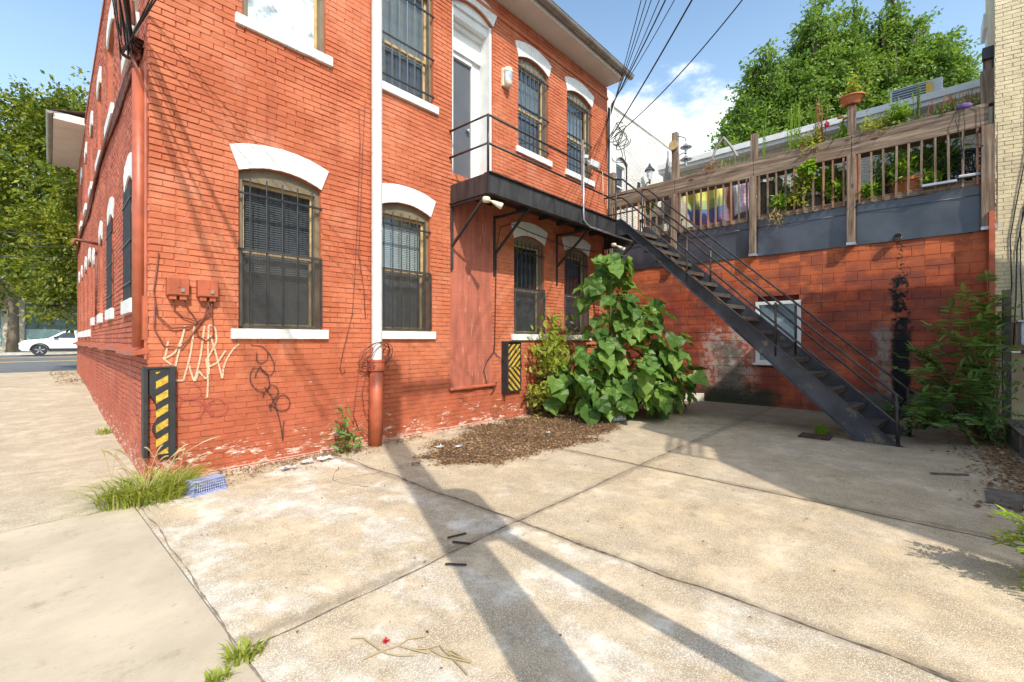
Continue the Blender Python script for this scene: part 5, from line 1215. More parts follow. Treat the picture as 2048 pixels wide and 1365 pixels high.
side = [((8.2, 4.7, .25), (7.6, 3.9, 1.0), (7.45, 3.65, 1.0)), ((8.2, 4.7, .3), (8.6, 3.9, 1.25), (8.9, 3.55, 1.45)), ((8.2, 4.7, .5), (8.9, 4.3, 1.4), (9.35, 4.0, 1.75)), ((8.2, 4.7, .2), (8.0, 3.8, .65), (7.9, 3.5, .7)),
        ((8.15, 4.7, .8), (8.6, 4.5, 1.9), (8.85, 4.4, 2.25)), ((8.2, 4.7, .2), (8.9, 3.8, .7), (9.2, 3.5, .8)), ((8.2, 4.7, .3), (7.3, 4.6, .8), (7.0, 4.7, .75)), ((8.2, 4.7, .5), (7.7, 4.5, 1.5), (7.35, 4.7, 1.6)), ((8.2, 4.7, .3), (7.5, 4.4, 1.2), (7.2, 4.6, 1.15)), ((8.2, 4.7, .3), (7.4, 4.2, .5), (7.1, 4.3, .4)), ((8.2, 4.7, .3), (8.7, 4.2, .9), (9.1, 4.1, .95)), ((8.2, 4.7, .8), (8.3, 4.2, 1.9), (8.4, 4.0, 2.0))]
for s3 in side:
    pts = sag(s3[0], s3[2], 0, 8); pts = [tuple(Vector(s3[0]) * (1 - q) ** 2 + Vector(s3[1]) * 2 * q * (1 - q) + Vector(s3[2]) * q * q) for q in np.linspace(0, 1, 9)]
    stems.tube(pts, [.022 - .0018 * i for i in range(9)], 6)
    for k in range(15):
        q = .25 + .75 * g.random(); b = Vector(pts[min(8, int(q * 8))]); o_ = Vector((g.normal() * .6, -abs(g.normal()) * .8 - .1, g.normal() * .35)).normalized()
        tip = b + o_ * (.12 + .26 * g.random()); stems.tube([b, b.lerp(tip, .5) + Vector((0, 0, .04)), tip], .006, 4); add_leaf(tip, o_, .23 + .19 * g.random() ** 1.3)
for k in range(100):
    z = .35 + 2.75 * g.random() ** .85; b = ax(z); a = g.random() * 2 * math.pi; r = (.30 + .42 * (1 - z / 3.2) * 1.6) * (.45 + .6 * g.random())
    o_ = Vector((math.cos(a), math.sin(a) * .8 - .35, .12)).normalized(); tip = b + o_ * r + Vector((0, 0, .06)); tip.y = min(tip.y, 5.6)
    stems.tube([b, b.lerp(tip, .5) + Vector((0, 0, .05)), tip], .007, 4); add_leaf(tip, o_, .20 + .16 * g.random() + (.09 if z > 1.9 else 0))
for k in range(95):      # skirt of low leaves near the ground
    a = g.random() * 2 * math.pi; r = g.random() ** .5; tip = Vector((8.1 + 1.2 * r * math.cos(a), 4.3 + .65 * r * math.sin(a), .16 + .95 * g.random() * (1.05 - r * .6))); o_ = Vector((math.cos(a) * .6, math.sin(a) * .5 - .6, 0)); add_leaf(tip, o_, .22 + .19 * g.random())
for (cx_, cy_, zz_, rx_, nn) in ((7.25, 5.05, 1.25, .38, 32), (7.55, 4.75, 1.5, .35, 24), (9.0, 3.95, 1.35, .42, 26), (9.35, 3.9, .9, .35, 20)):
    for k in range(nn):
        a = g.random() * 2 * math.pi; q_ = g.random() ** .5; tip = Vector((cx_ + rx_ * q_ * math.cos(a), min(5.55, cy_ + rx_ * q_ * math.sin(a)), .15 + zz_ * g.random() * (1.05 - .3 * q_))); add_leaf(tip, Vector((math.cos(a) * .5, math.sin(a) * .4 - .6, 0)), .21 + .17 * g.random())
        if k % 3 == 0: b = Vector((8.1, 4.7, .3 + .4 * tip.z)); stems.tube([b, b.lerp(tip, .5) + Vector((0, 0, .15)), tip], .006, 4)
leaf_mesh('foliage', 'leaf_big', np.array([tuple(p) for p in Ps]), np.array([tuple(p) for p in Ds]), np.array([tuple(p) for p in Ns]), np.array(Ls), np.array(Ls) * g.uniform(.85, 1.1, len(Ls)), t, fold=.10, shape='heart')
stems.build('stems', 'leaf_shrub', t)

def shrub(name, label, cat, base, spots, nst, nlf, lsz, mt, smt='trunk_bark', seed=1, wid=.5, r=.22, group=None, shape='leaf', up=.4, stem_r=.008):
    """spots: (centre, radius) clumps that twigs reach for"""
    g = np.random.default_rng(seed); t = thing(name, label, cat, base, group); st_ = MB(); P = []; D = []; Nn = []; L = []
    for (c, rr) in spots:
        for k in range(nst):
            e = Vector(c) + Vector(g.normal(size=3)) * rr * .55; b = Vector(base) + Vector((g.normal() * .03, g.normal() * .03, 0)); mid = b.lerp(e, .5) + Vector((0, 0, .12)); pts = [tuple(b * (1 - q) ** 2 + mid * 2 * q * (1 - q) + e * q * q) for q in np.linspace(0, 1, 7)]
            st_.tube(pts, [stem_r, stem_r * .9, stem_r * .8, stem_r * .7, stem_r * .6, stem_r * .5, stem_r * .3], 4)
            for j in range(nlf):
                q = .45 + .55 * g.random(); p = Vector(pts[min(6, int(q * 6.99))]) + Vector(g.normal(size=3)) * r * .3; P.append(tuple(p)); dd = g.normal(size=3) * .7; D.append(dd + (np.array(tuple(e - b)) * .4)); Nn.append(g.normal(size=3) * .4 + np.array([-.1, -.3, .8])); L.append(lsz * (.6 + .7 * g.random()))
    leaf_mesh('foliage', mt, np.array(P), np.array(D), np.array(Nn), np.array(L), np.array(L) * wid, t, shape=shape); st_.build('stems', smt, t); return t
def fronds(name, label, cat, base, tips, mt, nl=9, ll=.11, seed=1, sub=3, group=None, fs=1.0):
    """compound-leaved shrub: arching stems, each carrying feather-like fronds"""
    g = np.random.default_rng(seed); t = thing(name, label, cat, base, group); st_ = MB(); P = []; D = []; Nn = []; L = []
    for tp in tips:
        b = Vector(base) + Vector((g.normal() * .05, g.normal() * .05, 0)); e = Vector(tp); mid = b.lerp(e, .55) + Vector((0, 0, .25 * (e - b).length * .5)); pts = [b * (1 - q) ** 2 + mid * 2 * q * (1 - q) + e * q * q for q in np.linspace(0, 1, 10)]
        st_.tube([tuple(p) for p in pts], [.012 - .001 * i for i in range(10)], 5)
        for k in range(sub):
            o = pts[min(9, 4 + int(5 * (k + 1) / sub))]; d = (e - b).normalized() * .5 + Vector((g.normal() * .6, g.normal() * .6, g.normal() * .35 + .05)); d.normalize(); fl = (.30 + .25 * g.random()) * fs
            s = d.cross(Vector((0, 0, 1))).normalized(); rp = [o + d * fl * q + Vector((0, 0, -.28 * fl * q * q)) for q in np.linspace(0, 1, nl)]
            st_.tube([tuple(p) for p in rp], .003, 3)
            for i, p in enumerate(rp):
                for sg in (1, -1): P.append(tuple(p)); D.append(tuple(s * sg + d * .35 + Vector((0, 0, -.15)) + Vector(g.normal(size=3)) * .12)); Nn.append((g.normal() * .2, g.normal() * .2 - .1, 1)); L.append(ll * (.75 + .5 * g.random()) * (1 - .35 * i / nl))
            P.append(tuple(rp[-1])); D.append(tuple(d)); Nn.append((0, 0, 1)); L.append(ll)
    leaf_mesh('foliage', mt, np.array(P), np.array(D), np.array(Nn), np.array(L), np.array(L) * .42, t, shape='leaf'); st_.build('stems', 'leaf_rust', t); return t
shrub('vine_shrub', 'yellow green small-leaved vine climbing below the third ground window', 'shrub', (7.75, 5.72, 0), [((7.35, 5.6, 1.75), .22), ((7.15, 5.55, 1.4), .3), ((7.0, 5.5, 1.15), .25), ((7.45, 5.5, 1.1), .3), ((7.3, 5.5, .7), .25), ((6.9, 5.6, .45), .15), ((7.5, 5.35, .35), .25)], 12, 16, .14, 'leaf_vine', seed=8, r=.4, wid=.6)
shrub('low_weed', 'small bright round-leaved weed at the edge of the leaf litter under the big leaves', 'weed', (7.45, 4.75, 0), [((7.4, 4.65, .18), .12), ((7.5, 4.7, .12), .1)], 4, 3, .16, 'leaf_bright', seed=9, wid=1.0, shape='heart')
tips = [(9.3, .05, 1.25), (9.0, .1, .95), (9.5, -.1, .8), (8.7, .15, .55), (9.8, -.3, 1.7), (10.2, -.5, 1.95), (10.4, -.6, 1.5), (9.9, -.5, 1.2), (9.5, -.4, .5), (10.1, -.7, .9), (9.0, -.2, .45), (9.6, -.15, 1.05), (8.8, -.05, .3), (10.5, -.75, 1.8), (9.3, -.45, .75), (9.95, -.55, 1.5)]
fronds('tree_of_heaven_shrub', 'straggly feather-leaved shrub in the shade right of the stair foot', 'shrub', (9.75, -.62, 0), tips, 'leaf_shrub', 10, .17, 3, 5)
fronds('feather_sapling', 'tall single feather-leaved sapling against the corner of the beige wall', 'sapling', (10.6, -.82, 0), [(10.75, -.75, 2.45), (10.4, -.72, 2.0), (10.65, -.8, 2.2)], 'leaf_shrub', 12, .15, 5, 5)
shrub('dense_weed', 'dense dark green weed clump beside the timber planter', 'weed', (9.7, -.72, 0), [((9.6, -.6, .75), .25), ((9.9, -.7, .9), .3), ((9.5, -.65, .35), .25), ((9.2, -.72, .3), .2), ((10.0, -.75, 1.2), .2)], 8, 14, .12, 'leaf_shrub', seed=13, wid=.35)
fronds('leafy_bush', 'bright green bush poking into the lower right edge of the photo', 'bush', (4.3, -.85, 0), [(4.08, -.47, .22), (4.12, -.50, .30), (4.05, -.62, .48), (4.15, -.45, .12), (4.2, -.62, .55), (4.0, -.66, .38), (4.1, -.55, .36), (4.3, -.50, .30), (4.1, -.7, .6), (4.18, -.48, .40)], 'leaf_bright', 8, .07, 15, 6, fs=.42)
shrub('wall_weed', 'small weed growing against the block wall behind the lower stair', 'weed', (11.3, 1.2, 0), [((11.2, 1.25, .45), .12), ((11.25, 1.1, .3), .12)], 5, 7, .16, 'leaf_vine', seed=14, wid=.4)
shrub('moss_clump', 'mossy green clump at the wall foot under the stair rails', 'weed', (11.3, .55, 0), [((11.2, .6, .12), .16), ((11.25, .35, .14), .16), ((11.2, -.1, .1), .16)], 8, 14, .07, 'leaf_shrub', seed=15, wid=.5)
shrub('wall_weed', 'leafy weed beside the red standpipe at the foot of the brick wall', 'weed', (3.0, 5.72, 0), [((2.97, 5.68, .45), .07), ((3.08, 5.65, .22), .08), ((2.9, 5.66, .25), .08), ((3.02, 5.66, .12), .07)], 4, 7, .10, 'leaf_shrub', 'leaf_rust', seed=16, wid=.4)
shrub('wall_weed', 'tiny sprig on the wall foot below the chevron guard', 'weed', (6.95, 5.8, .0), [((6.85, 5.75, .45), .08)], 5, 7, .08, 'leaf_vine', seed=17)
# grasses
def grass(name, label, base, n, rad, hgt, seed, mt='grass_blade', lean=.6, cat='grass clump', wd=.007, seeds=0):
    g = np.random.default_rng(seed); t = thing(name, label, cat, base); m = MB()
    for k in range(n):
        a = g.random() * 6.283; r = rad * g.random() ** .7; b = Vector((base[0] + r * math.cos(a), base[1] + r * math.sin(a) * .8, base[2])); h = hgt * (.45 + .7 * g.random()); o = Vector((math.cos(a) + g.normal() * .5, math.sin(a) + g.normal() * .5, 0)) * lean * h * (.4 + .8 * g.random())
        s = Vector((-o.y, o.x, 0)); s = s.normalized() * wd * (.7 + .6 * g.random()) if s.length > 0 else Vector((wd, 0, 0)); vs = []
        for i in range(5): q = i / 4; p = b + o * q * q * 1.0 + Vector((0, 0, h * (q - .35 * q * q * q))); w_ = (1 - q) ** .6; vs += [tuple(p - s * w_), tuple(p + s * w_ * (1 if i < 4 else 0) + Vector((0, 0, .0001)))]
        m.add(vs, [(2 * i, 2 * i + 1, 2 * i + 3, 2 * i + 2) for i in range(4)])
    m.build('blades', mt, t)
    if seeds:
        m = MB()
        for k in range(seeds):
            a = g.random() * 6.283; b = Vector((base[0] + .15 * g.normal(), base[1] + .1 * g.normal(), base[2])); e = b + Vector((g.normal() * .25 + .12, -abs(g.normal()) * .15, hgt * (1.0 + .8 * g.random()))); c = b.lerp(e, .6) + Vector((0, 0, .18)); pts = [tuple(b * (1 - q) ** 2 + c * 2 * q * (1 - q) + e * q * q) for q in np.linspace(0, 1, 9)]
            m.tube(pts, [.0025] * 6 + [.007, .008, .003], 5)
        m.build('seed_heads', 'dry_twig', t)
    return t
grass('grass_clump', 'yellowing green grass clump at the alley corner under the torn striped guard', (.86, 5.45, 0), 620, .36, .30, 31, seeds=14, lean=1.05)
grass('grass_clump', 'low weedy tuft spreading along the brick wall between the corner and the blue crate', (1.15, 5.62, 0), 160, .18, .26, 32, seeds=5)
grass('grass_tuft', 'bright green grass tuft beside the foot of the iron stair', (8.62, 1.22, 0), 110, .10, .24, 33, 'leaf_bright', .5)
grass('weed_tuft', 'ragged weed tuft at the bottom edge of the photo beside the smooth slab', (.74, 2.38, 0), 110, .08, .085, 34, cat='weed')
grass('weed_tuft', 'second smaller weed tuft at the very bottom edge left of the first', (.60, 2.30, 0), 70, .06, .06, 35, cat='weed')
grass('weed_tuft', 'small tuft halfway along the foot of the alley wall', (CX + .05, 9.6, .02), 60, .14, .16, 36, cat='weed')
# terrace plants
k = 0
def tplant(lab, x, y, z, h, mt, n=8, seed=1, l=.12, wid=.45, rr=.16, cat='plant', name='planter_plant', nlf=12, group='plants growing in the terrace planters'):
    return shrub(name, lab, cat, (x, y, z), [((x, y, z + h), rr), ((x, y, z + h * .6), rr)], n, nlf, l, mt, seed=seed, wid=wid, r=.16, group=None, stem_r=.005)
def spikes(lab, x, y0, y1, z, h, n, mt, seed, leafl=.07, spread=.03):
    g = np.random.default_rng(seed); t = thing('planter_plant', lab, 'plant', (x, (y0 + y1) / 2, z)); st_ = MB(); P = []; D = []; Nn = []; L = []
    for i in range(n):
        yy = y0 + (y1 - y0) * g.random(); hh = h * (.65 + .4 * g.random()); b = Vector((x + g.normal() * .04, yy, z)); e = b + Vector((g.normal() * spread, g.normal() * spread, hh)); st_.tube([tuple(b), tuple(e)], .006, 4)
        m_ = int(hh / .022)
        for j in range(m_): q = j / m_; p = b.lerp(e, q); P.append(tuple(p)); a = j * 2.4; D.append((math.cos(a), math.sin(a), .9)); Nn.append((math.cos(a) * -.5, math.sin(a) * -.5, .6)); L.append(1.5 * leafl * (.5 + .5 * g.random()) * (1.15 - .7 * q))
    leaf_mesh('foliage', mt, np.array(P), np.array(D), np.array(Nn), np.array(L), np.array(L) * .34, t); st_.build('stems', mt, t)
ZP = 5.56; XP = XC + .07
spikes('pair of tall thin bright green spires on the left of the planter', XP, 2.58, 2.72, ZP, 1.15, 2, 'leaf_bright', 41)
spikes('thick group of tall bright green spires rising from the planter', XP, 2.02, 2.36, ZP, 1.25, 8, 'leaf_bright', 42)
spikes('tall rusty brown flowering stems right of the green spires', XP, 1.55, 1.78, ZP, 1.05, 9, 'leaf_rust', 43, .06, .06)
shrub('planter_plant', 'low dark leafy plant hanging over the board below the rusty stems', 'plant', (XP, 1.72, ZP), [((XP - .1, 1.7, ZP + .2), .12), ((XP - .12, 1.8, ZP + .02), .12)], 8, 12, .08, 'leaf_vine', seed=44)
m = MB(); m.lathe([(0, -.05), (.035, -.03), (.05, .03), (.02, .07), (0, .07)], (XP - .08, 1.52, ZP + .42), 8); m.lathe([(0, -.04), (.03, 0), (0, .05)], (XP - .05, 1.98, ZP + .14), 8); tag(m.build('red_blossom', 'red_flower', smooth=True), 'red blossom among the leaves below the rusty stems', 'flower')
tplant('spreading low green plant between the rusty stems and the tallest post', XP, 1.33, ZP, .12, 'leaf_shrub', 8, 45, .08)
spikes('thin leafy stems with orange daisies just left of the bowl post', XP, 1.18, 1.3, ZP, .55, 4, 'leaf_bright', 46, .14)
m = MB(); 
for yy, zz in ((1.22, .72), (1.3, .5), (1.2, .46)): m.lathe([(0, 0), (.05, .01), (.055, .03), (0, .05)], (XP - .03, yy, ZP + zz), 10)
tag(m.build('daisy_heads', 'orange_flower'), 'orange daisy heads left of the terracotta bowl', 'flowers')
tplant('feathery pale plant right of the bowl post', XP, .82, ZP, .22, 'grass_blade', 14, 47, .07, .3, .2)
tplant('bright yellow green leafy plant in the middle of the right planter bay', XP, .38, ZP, .38, 'leaf_bright', 16, 48, .12, .3, .14)
spikes('grey green lavender-like spikes beneath the air conditioner', XP, .05, .14, ZP, .75, 6, 'leaf_shrub', 49, .05)
spikes('short row of brown seed spikes toward the beige wall', XP, -.7, -.0, ZP, .42, 26, 'leaf_rust', 50, .04, .03)
tplant('creeping green herb along the right end of the planter', XP, -.25, ZP, .08, 'leaf_shrub', 10, 51, .06, .5, .2)
tplant('second creeping green herb beside the purple cloth', XP, -.55, ZP, .10, 'leaf_shrub', 10, 52, .06, .5, .16)
spikes('thin dry stalks in the left planter bay', XP, 3.1, 3.7, ZP, .3, 14, 'grass_blade', 53, .05)
tplant('withered flower tuft at the foot of the bent grey pole', XP, 3.85, ZP, .12, 'leaf_rust', 8, 54, .06)
tplant('round bowl plant with rusty leaves on the tallest post', XC, 1.10, 6.38, .25, 'leaf_vine', 10, 55, .10, .4, .15)
spikes('single tall rusty spike in the post-top bowl', XC, 1.02, 1.06, 6.38, .62, 1, 'leaf_rust', 56, .05)
# behind the balusters
tplant('lush bright bush in the dark planter tub', 11.9, 1.95, 4.55, .42, 'leaf_bright', 26, 57, .13, .6, .34)
tplant('second green bush left of the dark planter tub', 11.85, 2.45, 4.3, .55, 'leaf_shrub', 16, 58, .13, .5, .24)
tplant('bright shoots poking out through the balusters near the second post', XC - .02, 2.35, 4.3, .28, 'leaf_bright', 9, 59, .14, .3, .1)
tplant('climbing green leaves beside the third terrace post', 11.75, 1.3, 4.4, .6, 'leaf_shrub', 16, 60, .11, .5, .2)
tplant('palmate green plant above the large terracotta planter', 11.95, .0, 4.65, .42, 'leaf_shrub', 16, 61, .17, .3, .24)
tplant('leafy green plant left of the large terracotta planter', 11.9, .68, 4.3, .62, 'leaf_shrub', 12, 62, .15, .3, .2)
tplant('bright lily shoots by the grey pot', XC + .0, .82, 4.3, .22, 'leaf_bright', 8, 63, .14, .25, .08)
tplant('bright upright shoots in front of the black nursery pot', XC + .08, -.08, 4.3, .26, 'leaf_bright', 9, 64, .14, .25, .09)
tplant('dark green pointed-leaf plant beside the wicker sphere', 11.85, -.3, 4.4, .62, 'leaf_shrub', 14, 65, .17, .25, .2)
tplant('trailing leaf bunch spilling over the planter board', XC - .13, 1.82, 5.0, .10, 'leaf_bright', 7, 66, .12, .7, .1)
tplant('dry straw tuft hanging off the terrace edge', XC - .1, 2.45, 4.15, .05, 'dry_twig', 8, 67, .13, .12, .12)
tplant('tall leafy plant filling the gap left of the third terrace post', 11.8, 1.55, 4.4, .7, 'leaf_bright', 14, 69, .14, .6, .26)
tplant('dark grassy plant behind the log rounds', 11.95, 2.65, 4.5, .6, 'leaf_shrub', 14, 70, .13, .4, .25)
tplant('leafy green plant between the grey pot and the large terracotta planter', 11.8, .5, 4.3, .75, 'leaf_shrub', 16, 76, .15, .35, .22)
tplant('long-leaved plant rising right of the large terracotta planter', 11.75, -.15, 4.4, .75, 'leaf_shrub', 18, 77, .19, .25, .24)
tplant('bright leafy shoots against the balusters left of the grey pot', XC + .06, 1.38, 4.3, .42, 'leaf_bright', 12, 84, .13, .45, .14)
tplant('bright leafy shoots against the balusters above the terracotta planter', XC + .1, .32, 4.55, .40, 'leaf_bright', 12, 85, .14, .4, .15)
tplant('yellow green bushy plant at the middle balusters', XC + .08, 2.0, 4.3, .5, 'leaf_vine', 14, 86, .12, .55, .2)
tplant('small mixed weeds along the top of the middle planter bay', XP, 1.9, ZP, .16, 'leaf_vine', 10, 78, .08, .4, .2)
tplant('small mixed weeds along the top of the right planter bay', XP, .6, ZP, .2, 'leaf_vine', 12, 79, .08, .35, .22)
tplant('pale leafy climber on the terrace beside the white house', 12.6, 6.0, 5.2, .5, 'leaf_bright', 12, 68, .13, .6, .25)

# ------------------------------------------------------------------ litter and small things
poly = [(3.30, 4.75), (3.45, 4.30), (3.85, 3.82), (4.4, 3.75), (5.2, 3.72), (5.6, 3.5), (6.3, 3.75), (6.9, 3.85), (7.4, 4.2), (8.2, 4.4), (9.3, 4.6), (9.4, 5.6), (7.3, 5.84), (5.3, 5.84), (5.0, 5.55), (4.3, 5.25)]
def inside(x, y_):
    c = False
    for (x0, y0), (x1, y1) in zip(poly, poly[1:] + poly[:1]):
        if (y0 > y_) != (y1 > y_) and x < (x1 - x0) * (y_ - y0) / (y1 - y0) + x0: c = not c
    return c
def edge_in(x, y_): return inside(x + .50 * nz(x * 1.6, y_ * 3.0, 4) + .22 * nz(x * 6, y_ * 9), y_ + .30 * nz(x * 2.2, y_ * 2.2, 7) + .1 * nz(x * 8, y_ * 8, 3))
m = MB(); S = .035
x = 3.0
cells = {}
while x < 9.5:
    y_ = 3.3
    while y_ < 5.86:
        if all(edge_in(x + dx_, y_ + dy_) for dx_, dy_ in ((.1, 0), (-.1, 0), (0, .09), (0, -.09), (0, 0))): m.quad((x, y_, .005 + .012 * abs(nz(x * 3, y_ * 3))), (x + S, y_, .005 + .012 * abs(nz((x + S) * 3, y_ * 3))), (x + S, y_ + S, .005 + .012 * abs(nz((x + S) * 3, (y_ + S) * 3))), (x, y_ + S, .005 + .012 * abs(nz(x * 3, (y_ + S) * 3))))
        y_ += S
    x += S
plain('mulch', (.15, .092, .055), .95, .55, 30, .8, 60, spots=((.19, .12, .07), 60, .56)); tag(m.build('soil_patch', 'mulch'), kind='stuff'); 
def litter(name, n, fn, sz, mt, seed):
    g = np.random.default_rng(seed); P = []
    while len(P) < n:
        q = fn(g)
        if q is not None: P.append(q)
    P = np.array(P); n = len(P); D = g.normal(size=(n, 3)); D[:, 2] *= .25; Nn = g.normal(size=(n, 3)) * .45 + np.array([0, 0, 1]); L = sz * (.5 + .9 * g.random(n)); P[:, 2] += L * .2
    return tag(leaf_mesh(name, mt, P, D, Nn, L, L * .55, fold=.3), kind='stuff')
def f1(g):
    x, y_ = g.uniform(3, 9.4), g.uniform(3.3, 5.86)
    return (x, y_, .010 + .014 * abs(nz(x * 3, y_ * 3)) + .008 * g.random()) if edge_in(x, y_) else None
litter('leaf_litter', 13000, f1, .034, 'dead_leaf', 71)
def f1b(g):
    for _ in range(50):
        x, y_ = g.uniform(3, 9.4), g.uniform(3.2, 5.86)
        if edge_in(x, y_): return (min(9.5, x + g.normal() * .17), min(5.86, y_ + g.normal() * .12), .005)
litter('scattered_litter', 3200, f1b, .028, 'dead_leaf', 76)
def f2(g):
    x = g.uniform(1.5, 4.3); y_ = 5.86 - abs(g.normal()) * (.20 if x < 3.3 else .15) ; return (x, y_, .006) if y_ > 5.0 and g.random() < .4 + .6 * abs(nz(x * 2, 4)) else None
litter('wall_foot_litter', 1500, f2, .028, 'dead_leaf', 72)
def f3(g):
    x = g.uniform(5.8, 10.3); y_ = -.85 + abs(g.normal()) * .22 * (1 + .5 * nz(x * 2)); return (x, y_, .006) if y_ < .1 else None
litter('planter_foot_litter', 1500, f3, .05, 'dead_leaf', 73)
def f4(g): return (g.uniform(.9, 10.5), g.uniform(.3, 5.6), .003)
litter('scattered_debris', 420, f4, .02, 'dead_leaf', 74)
def f5(g): x = g.uniform(.9, 1.7); return (x, 17 + g.random() * 7, gz(0, 20) + .02)
litter('alley_litter', 400, f5, .06, 'dead_leaf', 75)
# paper scraps
g = np.random.default_rng(80)
plain('litter_white', (.55, .56, .58), .6, .3, 20)
for i, (x, y_, s_, lb) in enumerate(((2.15, 5.42, .13, 'crumpled white plastic scrap nearest the blue crate by the brick wall'), (2.40, 5.52, .10, 'crumpled white plastic scrap in the middle of the three by the brick wall'), (2.62, 5.50, .14, 'flattened white plastic scrap nearest the red standpipe'), (4.15, 4.75, .10, 'white paper scrap at the left edge of the leaf litter'), (5.7, 4.4, .06, 'small white paper scrap in the middle of the leaf litter'), (3.95, 4.9, .08, 'small scrap beside the white paper at the litter edge'))):
    m = MB(); n = 6; s_ *= .8; vs = [(x + s_ * (a / n - .5) * 1.6 + g.normal() * .008, y_ + s_ * (b / n - .5) + g.normal() * .008, .02 + abs(g.normal()) * .014 + .01) for b in range(n + 1) for a in range(n + 1)]
    m.add(vs, [(b * (n + 1) + a, b * (n + 1) + a + 1, (b + 1) * (n + 1) + a + 1, (b + 1) * (n + 1) + a) for b in range(n) for a in range(n) if g.random() > .38]); tag(m.build('plastic_scrap', 'litter_white'), lb, 'litter')
# blue crate
t = thing('plastic_crate', 'small upturned blue plastic basket at the foot of the brick corner', 'basket', (1.28, 5.28, 0))
cr = Fr((1.30, 5.27, 0), (math.cos(.25), math.sin(.25)), (-math.sin(.25), math.cos(.25)))
def crate_side(a, b, h, n):
    m = MB(cr); a = Vector(a); b = Vector(b)
    ins = Vector((0, 0))
    for i in range(n + 1):
        p = a.lerp(b, i / n); m.beam((p.x, p.y, .0), (p.x * .9, p.y * .9, h), .006, .006)
    for k in range(6): q = k / 5; sc_ = 1 - .1 * q; m.beam((a.x * sc_, a.y * sc_, h * q), (b.x * sc_, b.y * sc_, h * q), .006, .006)
    return m
cs = [(-.15, -.085), (.15, -.085), (.15, .085), (-.15, .085)]
for i in range(4): crate_side(cs[i], cs[(i + 1) % 4], .13, 14 if i % 2 == 0 else 9).build('side_grid', 'crate_blue', t)
m = MB(cr); m.box((-.135, -.076, .126), (.135, .076, .132))
for i in range(4): a, b = cs[i], cs[(i + 1) % 4]; m.beam((a[0], a[1], .008), (b[0], b[1], .008), .014, .018)
m.build('base_panel', 'crate_blue', t)
# other bits
for p, q, lb in (((2.21, 2.66), (2.36, 2.62), 'thin black plastic strip lying across the pole shadow, farthest of three'), ((2.19, 2.58), (2.26, 2.46), 'short black plastic strip just in front of the thin one'), ((1.94, 2.36), (2.03, 2.25), 'black plastic strip nearest the camera on the paving joint')):
    m = MB(); m.beam((p[0], p[1], .012), (q[0], q[1], .010), .018, .008); tag(m.build('plastic_strip', 'rubber', bevel=.002), lb, 'plastic strip')
t = thing('dry_stalks', 'pale dry broken stalks lying on the paving at the bottom', 'twigs', (1.3, 1.95, 0))
base_ = [[(650, 860), (0, 0)]]
def gp(px_, py_, z=.012): u = (px_ - 1024) / 910; tt = (EYE - z) * 910 / (py_ - 680); return ((.7405 + .6721 * u) * tt, (.6721 - .7405 * u) * tt, z)
def c4(l): return [gp(650 + x * .238, 1040 + y * .238) for x, y in l]
for l in ([(220, 992), (320, 990), (460, 1090), (520, 1120), (620, 1140), (750, 1135)], [(330, 1165), (480, 1100), (630, 1050), (700, 1000), (850, 975)], [(630, 1060), (760, 1095), (870, 1120)], [(740, 1085), (860, 1080), (960, 1050), (1010, 1110), (1230, 1190)], [(890, 1090), (980, 1140), (1080, 1165), (1230, 1195)], [(1030, 1120), (1100, 1190), (1200, 1300)], [(1010, 1110), (1060, 1095), (1150, 1150)]):
    m = MB(); m.tube(c4(l), .0035, 5); m.build('stalk', 'dry_twig', t)
p = gp(650 + 515 * .238, 1040 + 1015 * .238); g = np.random.default_rng(5)
D = rnd_unit(16); D[:, 2] = abs(D[:, 2]) * .5; leafo = leaf_mesh('fallen_blossom', 'red_flower', np.tile(np.array(p), (16, 1)), D, np.tile(np.array([0, 0, 1.]), (16, 1)) + rnd_unit(16) * .3, np.full(16, .022), np.full(16, .016)); tag(leafo, 'small bright red blossom lying beside the dry stalks', 'flower')
m = MB(); pr_ = [(.055 + (.012 if k % 2 else 0), k * .016) for k in range(19)]
fr_l = lambda q: q
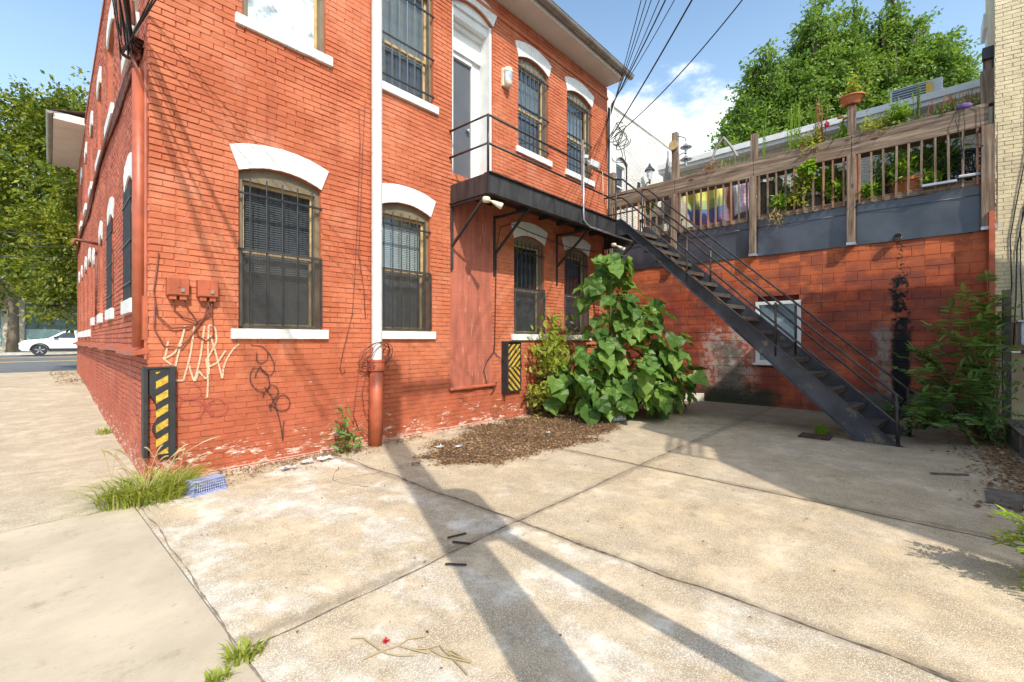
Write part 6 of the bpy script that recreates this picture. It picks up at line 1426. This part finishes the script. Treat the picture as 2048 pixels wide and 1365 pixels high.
base_p = Vector((7.35, 4.22, .07)); dr = Vector((.85, -.35, 0)).normalized(); sd_ = Vector((-dr.y, dr.x, 0)); n = 14
vs = [tuple(base_p + dr * z + (sd_ * math.cos(2 * math.pi * k / n) + Vector((0, 0, 1)) * math.sin(2 * math.pi * k / n)) * r_) for r_, z in pr_ for k in range(n)]
m.add(vs, [(i * n + k, i * n + (k + 1) % n, (i + 1) * n + (k + 1) % n, (i + 1) * n + k) for i in range(18) for k in range(n)]); tag(m.build('corrugated_pipe', 'white_slate'), 'short piece of white corrugated pipe under the big leaves', 'pipe')
m = MB(); m.box((10.75, 4.55, 0), (11.40, 4.95, .26)); tag(m.build('brick_step', 'foot_brick', bevel=.01), 'low salmon coloured step against the block wall behind the big leaves', 'step')
m = MB(); m.beam((10.9, 4.42, .11), (11.42, 4.02, .09), .05, .2); tag(m.build('kerb_block', 'concrete_pale', bevel=.01), 'pale kerb stone leaning at the foot of the block wall', 'kerb stone')
m = MB(); m.box((8.15, 1.05, .004), (8.5, 1.45, .025)); tag(m.build('drain_cover', 'soil'), 'dark dirt filled drain pit under the lower stair', 'drain')
m = MB(); m.beam((6.9, -.05, .012), (7.1, -.35, .012), .04, .012); tag(m.build('wood_scrap', 'timber_old'), 'brown wood scrap in the shade right of the stair shadow', 'wood scrap')
m = MB(); m.add([(5.9, -.62, .03), (6.45, -.70, .045), (6.5, -.45, .04), (6.05, -.42, .02), (5.9, -.62, 0), (6.45, -.70, 0), (6.5, -.45, 0), (6.05, -.42, 0)], [(0, 1, 2, 3), (0, 4, 5, 1), (1, 5, 6, 2), (2, 6, 7, 3), (3, 7, 4, 0)]); tag(m.build('slate_piece', 'timber_old'), 'flat broken grey board lying at the right edge of the yard', 'board')
for i, (x, y_, lb) in enumerate(((5.55, -.42, 'single yellow leaf on the shaded paving at the right edge'), (4.98, -.40, 'larger yellow leaf nearest the right edge of the photo'))):
    tag(leaf_mesh('yellow_leaf', 'orange_flower', np.array([[x, y_, .01]]), np.array([[1., .2, 0]]), np.array([[0, 0, 1.]]), np.array([.07]), np.array([.04]), shape='leaf'), lb, 'leaf')
